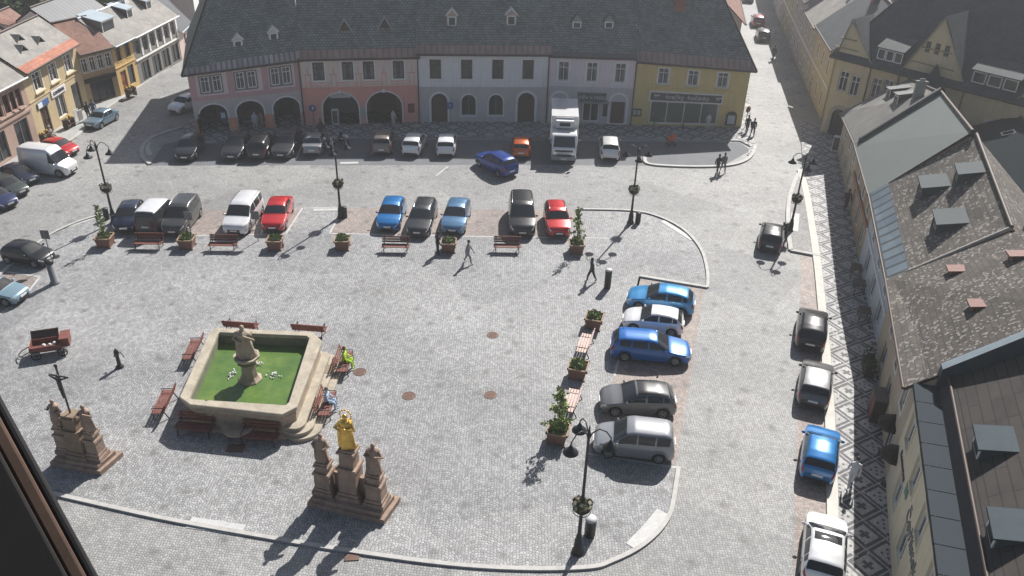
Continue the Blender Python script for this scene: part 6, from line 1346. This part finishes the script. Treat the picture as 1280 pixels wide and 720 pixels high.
# ------------------------------------------------------------------ tower window frame we look out from (lower left corner)
dvec = lambda x, y: (_fw + _r2 * ((x - 640) / CF) - _u2 * ((y - 360) / CF))
def near(x, y, dist): return CAM + dvec(x, y) * dist
A0, A1 = near(-40, 420, 1.7), near(150, 770, 1.7)
t = thing('tower_window_frame', 'dark timber frame of the tower window cutting the lower left corner', 'window frame', tuple(A1))
u = (A0 - A1).normalized(); vw = dvec(60, 600).normalized(); side = u.cross(vw).normalized(); side = side if side.x < 0 else -side; Ln = (A0 - A1).length + 2.2
def beam(name, o0, w_, dep, m):
    mb = MB(); a = u * -.8 + side * o0[0] + vw * o0[1]; vs = []
    for s in (0, Ln + .8):
        for p_, q_ in ((0, 0), (w_, 0), (w_, dep), (0, dep)): vs.append(a + u * s + side * p_ + vw * q_)
    mb.mesh(vs, [(3, 2, 1, 0), (4, 5, 6, 7), (0, 1, 5, 4), (1, 2, 6, 5), (2, 3, 7, 6), (3, 0, 4, 7)]); return bev(mb.build(name, m, t), .006)
TB = surf('tower_timber', (.009, .007, .006), .8, 0, .5, 6.0)
beam('sash_bar', (0, .0), .018, .06, surf('tower_dark', (.012, .011, .011), .7, 0, .4, 8.0)); beam('moulding', (.018, -.01), .028, .07, surf('tower_moulding', (.085, .05, .034), .8, 0, .3, 8.0)); beam('jamb', (.046, -.03), .14, .12, TB); beam('jamb_board', (.186, -.06), .9, .2, TB)
# ------------------------------------------------------------------ people
SKIN = flat('skin', (.45, .27, .19), .6); SHOE = flat('shoe', (.03, .025, .025), .6)
def person(px, label, top=(.05, .05, .06), legs=(.03, .03, .05), hair=(.03, .02, .015), face=-PI / 2, pose='stand', z=0.0, hh=1.74, short=False, group=None, phase=1, dz=0.0, stoop=0.0):
    p = G(px[0], px[1], z); t = thing('person', label, 'person', (p.x, p.y, z + dz), face, group)
    k = hh / 1.74; J = {}; st = stoop
    # local: faces +x, left = +y
    pel = Vector((0, 0, .93)) if pose != 'sit' else Vector((0, 0, .55))
    ch = pel + Vector((.03 + .28 * st, 0, .36 - .08 * st)); nk = pel + Vector((.03 + .4 * st, 0, .53 - .14 * st)); hd = nk + Vector((.03 + .06 * st, 0, .17))
    V = [pel, pel + Vector((.01 + .1 * st, 0, .18)), ch, nk, hd]; E = [(0, 1), (1, 2), (2, 3), (3, 4)]; RD = [.135, .125, .15, .06, .085]; Z = ['l', 't', 't', 's', 's']
    def add(pt, par, r, zone): V.append(Vector(pt)); E.append((par, len(V) - 1)); RD.append(r); Z.append(zone); return len(V) - 1
    hands = []
    for s in (1, -1):
        sh = add(ch + Vector((0, s * .19, .06)), 2, .065, 't')
        sw = (.16 if s * phase > 0 else -.14) if pose == 'walk' else .04
        if pose == 'sit': e = add(V[sh] + Vector((.08, s * .06, -.26)), sh, .048, 't'); h = add(V[e] + Vector((.24, -s * .08, -.05)), e, .034, 's')
        else: e = add(V[sh] + Vector((sw * .6, s * .06, -.28)), sh, .048, 't' if not short else 's'); h = add(V[e] + Vector((sw * .6 + .08, -s * .0, -.24)), e, .034, 's')
        hands.append((V[h].copy(), (V[h] - V[e]).normalized(), s))
        hp = add(pel + Vector((0, s * .095, -.06)), 0, .10, 'l')
        if pose == 'sit': kn = add(pel + Vector((.42, s * .13, -.03)), hp, .07, 'l'); an = add(V[kn] + Vector((.02, 0, -.43)), kn, .045, 'l')
        elif pose == 'walk': f = .24 * (1 if s * phase < 0 else -1); kn = add(pel + Vector((f * .75 + .04, s * .09, -.46)), hp, .068, 'l'); an = add(pel + Vector((f * 1.15 - (.05 if f < 0 else 0), s * .09, -.85 + (.03 if f < 0 else 0))), kn, .042, 'l')
        else: kn = add(pel + Vector((.02, s * .10, -.46)), hp, .068, 'l'); an = add(pel + Vector((0, s * .11, -.85)), kn, .042, 'l')
        add(V[an] + Vector((.15, s * .02, -.045)), an, .035, 'f')
    me = bpy.data.meshes.new('person_body'); me.from_pydata([v * k for v in V], E, []); o = bpy.data.objects.new('body', me); COL.objects.link(o)
    sk = o.modifiers.new('skin', 'SKIN'); 
    for v, r in zip(me.skin_vertices[0].data, RD): v.radius = (r * k * 1.12, r * k * 1.12); v.use_root = False
    me.skin_vertices[0].data[0].use_root = True
    sb = o.modifiers.new('sub', 'SUBSURF'); sb.levels = 1; sb.render_levels = 1
    m2 = bpy.data.meshes.new_from_object(o.evaluated_get(bpy.context.evaluated_depsgraph_get())); bpy.data.objects.remove(o)
    mm = [flat('cloth_%d_%d_%d' % tuple(int(q * 200) for q in top), top, .85), flat('cloth_%d_%d_%d' % tuple(int(q * 200) for q in legs), legs, .85), SKIN, SHOE]
    bm = bmesh.new(); bm.from_mesh(m2)
    for f in bm.faces:
        c = f.calc_center_median() / k; best = None
        for (a, b) in E:
            A, B = V[a], V[b]; ab = B - A; q = max(0, min(1, (c - A).dot(ab) / max(ab.length_squared, 1e-9))); dd = (c - A - ab * q).length - (RD[a] * (1 - q) + RD[b] * q); zn = Z[b] if b != 1 else ('l' if q < .5 else 't')
            if zn == 'f' and q < .1: zn = 'l'
            if best is None or dd < best[0]: best = (dd, zn)
        f.material_index = {'t': 0, 'l': 1, 's': 2, 'f': 3}[best[1]]; f.smooth = True
    # head: face shape, nose, ears; hands with fingers
    H = hd * k + Vector((0.01, 0, .02)) * k
    x = bmesh.ops.create_uvsphere(bm, u_segments=14, v_segments=10, radius=1.0); 
    for v in x['verts']:
        q = v.co.copy(); jaw = 1 - .22 * max(0, -q.z); v.co = H + Vector((q.x * .100 * jaw, q.y * .078 * jaw, q.z * .122)) * k
    for v in x['verts']:
        for f in v.link_faces: f.material_index = 2; f.smooth = True
    def blob(c, r, mi, sc=(1, 1, 1)):
        y = bmesh.ops.create_icosphere(bm, subdivisions=1, radius=1.0)
        for v in y['verts']: v.co = c + Vector((v.co.x * sc[0], v.co.y * sc[1], v.co.z * sc[2])) * r * k
        for v in y['verts']:
            for f in v.link_faces: f.material_index = mi; f.smooth = True
    blob(H + Vector((.105, 0, -.01)) * k, .018, 2, (1, .8, 1.4)); blob(H + Vector((.093, 0, -.055)) * k, .02, 3, (.3, 1.2, .35))
    for s in (1, -1): blob(H + Vector((.09, s * .032, .02)) * k, .011, 3); blob(H + Vector((0, s * .08, 0)) * k, .022, 2, (.7, .4, 1.2))
    for hp, dr, s in hands:
        a = dr.orthogonal().normalized(); up = Vector((0, s, 0)); b = (dr.cross(up)).normalized(); blob(hp * k + dr * .045 * k, .042, 2, (.8, .6, 1.1))
        for i in range(5):
            off_ = b * ((i - 1.5) * .018) if i < 4 else b * -.04; L_ = (.07, .08, .075, .06)[i] if i < 4 else .05
            base = hp + dr * (.075 if i < 4 else .03) + off_; d2 = (dr + (up * -.25 if i < 4 else b * -.7)).normalized(); pts = [base, base + d2 * L_ * .55, base + (d2 + up * -.3).normalized() * L_]; prev = None
            for q in range(3):
                ring_ = [bm.verts.new((pts[q] + (a * math.cos(w_) + a.cross(dr) * math.sin(w_)) * (.0095 - .002 * q)) * k) for w_ in (0, 2.1, 4.2)]
                if prev:
                    for w_ in range(3): f = bm.faces.new((prev[w_], prev[(w_ + 1) % 3], ring_[(w_ + 1) % 3], ring_[w_])); f.material_index = 2
                prev = ring_
            f = bm.faces.new(prev); f.material_index = 2
    bmesh.ops.recalc_face_normals(bm, faces=bm.faces); bm.to_mesh(m2); bm.free(); m2.materials.clear()
    for m in mm: m2.materials.append(m)
    m2.name = 'body'; ob = bpy.data.objects.new('body', m2); COL.objects.link(ob); ob.parent = t
    mb = MB(); prof = [(.004, .128), (.06, .118), (.092, .085), (.102, .04), (.100, -.01), (.09, -.05)]
    mb.lathe([(r * k, q * k) for r, q in reversed(prof)], 12, (H.x - .018 * k, H.y, H.z + .012 * k), 0, True, None, 1.02, .86); mb.build('hair', flat('hair_%d' % int(hair[0] * 200), hair, .8), t)
    return t
person((585, 329), 'person in a grey shirt and dark shorts walking in front of the front row', (.28, .28, .29), (.06, .06, .07), pose='walk', face=R(-20), short=True)
person((547, 318), 'person in black standing at the planter by the steel blue hatchback', (.02, .02, .025), (.03, .03, .04), face=R(20))
person((739, 352), 'person in dark clothes walking by the tall grey litter bin', (.05, .05, .06), (.07, .065, .06), pose='walk', face=R(200))
person((896, 217), 'person in black walking at the sunlit corner, left of two', (.03, .03, .035), (.02, .02, .03), pose='walk', face=R(-80)); person((903, 215), 'person in grey walking at the sunlit corner, right of two', (.16, .15, .15), (.03, .03, .04), pose='walk', face=R(-80), phase=-1)
person((933, 166), 'person in black walking by the mustard house corner, left of two', (.02, .02, .022), (.03, .03, .035), pose='walk', face=R(-100)); person((940, 170), 'person in dark blue walking by the mustard house corner, right of two', (.03, .035, .07), (.02, .02, .03), pose='walk', face=R(-95), phase=-1)
person((1062, 608), 'person in a white top walking on the mosaic pavement at right', (.6, .6, .62), (.03, .03, .04), pose='walk', face=R(70), z=.12)
person((1056, 262), 'person in dark red brown walking in shade on the right pavement', (.10, .04, .035), (.03, .03, .03), pose='walk', face=R(-100), z=.12)
person((884, 163), 'person in a white coat standing at the toy shop window', (.55, .53, .5), (.3, .28, .26), face=R(100), z=.1)
person((492, 159), 'person in a pale shirt standing in the right arch of the salmon house', (.5, .48, .46), (.05, .05, .06), face=R(60), z=.1)
person((320, 162), 'person in a white top standing in the middle arch of the pink house, left one', (.5, .5, .5), (.05, .05, .06), face=R(-60), z=.1); person((328, 161), 'person in a reddish top standing in the middle arch of the pink house, right one', (.35, .15, .14), (.04, .04, .05), face=R(-120), z=.1)
person((402, 172), 'person in black standing behind the white motorbike', (.02, .02, .02), (.02, .02, .025), face=R(-60))
person((252, 167), 'person in black at the left pier of the pink arcade house', (.02, .02, .02), (.02, .02, .02), face=R(-30), z=.1)
person((966, 75), 'person walking on the sunlit far side street', (.05, .05, .05), (.04, .04, .05), pose='walk', face=R(-100))
person((1012, 118), 'person in a pale top in shade on the far side street pavement', (.4, .38, .36), (.05, .05, .06), pose='walk', face=R(-100)); person((1018, 124), 'person in dark clothes in shade by the mansion corner', (.05, .04, .04), (.04, .04, .05), pose='stand', face=R(-60))
person((112, 150), 'person in a dark jacket outside the yellow house, by the pale blue sedan', (.04, .04, .05), (.04, .04, .06), face=R(-40), z=.12); person((119, 147), 'person in a bluish shirt outside the ochre narrow house', (.12, .15, .22), (.04, .04, .06), face=R(-60), z=.12); person((65, 176), 'person in a pale cap sitting outside the yellow house door', (.3, .25, .2), (.06, .05, .05), hair=(.5, .45, .4), pose='sit', face=R(-10), z=.12)
bpos = [o for o in bpy.data.objects if o.get('label', '').startswith('red bench at the right side')]
for o, lab, top, hair, sh in ((bpos[0], 'person in a hi-vis yellow vest sitting on the bench right of the fountain', (.42, .62, .05), (.12, .03, .02), 0.0), (bpos[1], 'person in a blue and white shirt sitting on the bench behind the gilded figure', (.4, .5, .62), (.25, .2, .15), .1)):
    q = person((0, 600), lab, top, (.03, .03, .045), hair, pose='sit'); fdir = o.rotation_euler.z - PI / 2
    q.location = (o.location.x - math.cos(fdir) * -.0 + math.cos(o.rotation_euler.z) * sh, o.location.y - math.sin(fdir) * -.0 + math.sin(o.rotation_euler.z) * sh, .03); q.rotation_euler = (0, 0, fdir)
# ------------------------------------------------------------------ trees
def tree(x, y, hh, r, label, seed, n=1500, leaf=.30, cols=((.018, .035, .01), (.07, .10, .028)), z0=0.0, name='leafy_tree', group='trees beyond the houses'):
    rnd = random.Random(seed); t = thing(name, label, 'tree', (x, y, z0), 0, group)
    mb = MB(); mb.path([(0, 0, -.1), (.1, 0, hh * .3), (0, .1, hh * .6), (.1, 0, hh * .85)], [.28, .22, .15, .05], 8); limbs = []
    for k in range(7):
        a = rnd.uniform(0, 2 * PI); z = hh * rnd.uniform(.2, .6); e = Vector((math.cos(a) * r * rnd.uniform(.5, .85), math.sin(a) * r * rnd.uniform(.5, .85), z + hh * rnd.uniform(.12, .28))); mb.path([(0, 0, z), e * .5 + Vector((0, 0, z * .5)), e], [.1, .07, .03], 5); limbs.append(e)
    mb.build('trunk', M['darkwood'], t)
    cl = [(e, r * rnd.uniform(.28, .42)) for e in limbs] + [(Vector((rnd.gauss(0, r * .4), rnd.gauss(0, r * .4), hh * rnd.uniform(.45, .95))), r * rnd.uniform(.25, .45)) for _ in range(12)]
    mb = MB()
    for k in range(n):
        c, q = rnd.choice(cl); dv_ = Vector((rnd.gauss(0, 1), rnd.gauss(0, 1), rnd.gauss(0, .8))); dv_ = dv_.normalized() * q * rnd.random() ** .35; p = c + dv_
        u_ = Vector((rnd.uniform(-1, 1), rnd.uniform(-1, 1), rnd.uniform(-.6, .6))).normalized(); v_ = u_.orthogonal().normalized(); s = leaf * rnd.uniform(.6, 1.4)
        mb.face([p - u_ * s, p + v_ * s * .6, p + u_ * s, p - v_ * s * .6])
    mb.build('crown', leafmat('crown_%d' % int(cols[1][1] * 1000), *cols), t)
DK = ((.012, .026, .008), (.045, .07, .02)); MD = ((.03, .055, .014), (.10, .14, .04))
rnd = random.Random(9)
tl = [(-56, 88, 7, 3.6, DK, 'dark leafy tree behind the orange tiled roof at the upper left'), (-54.5, 95, 7.5, 3.4, MD, 'mid green tree behind the dull red tiled roof, upper left'), (-61, 93, 8, 4, DK, 'broad dark tree in the upper left corner'), (-51, 99, 7, 3.2, DK, 'dark tree between the red roof and the blue roof, upper left'), (-60, 101, 8, 4, MD, 'light green tree far back at the upper left edge'), (-52, 107, 8, 3.8, DK, 'dark tree behind the dark blue metal roof'), (-46, 98, 6.5, 2.6, MD, 'bright green tree at the top edge above the dark blue roof'), (-57, 110, 9, 4.2, DK, 'tall dark tree farthest back at the upper left'), (-65, 84, 8, 4, DK, 'dark tree cut by the left edge of the photo')]
for k, (x, y, hh, r, c, lab) in enumerate(tl): tree(x, y, hh, r, lab, k + 1, cols=c)
tr = [(55, 100, 9, 4.5, MD, 'green tree behind the mansion roof at the upper right corner'), (49, 104, 9, 4.5, DK, 'dark tree above the mansion ridge at the upper right'), (62, 98, 10, 5, DK, 'dark tree cut by the top right corner of the photo'), (44, 99, 9, 4, DK, 'dark tree behind the mansion nearest its second gable')]
for k, (x, y, hh, r, c, lab) in enumerate(tr): tree(x, y, hh, r, lab, 30 + k, cols=c)
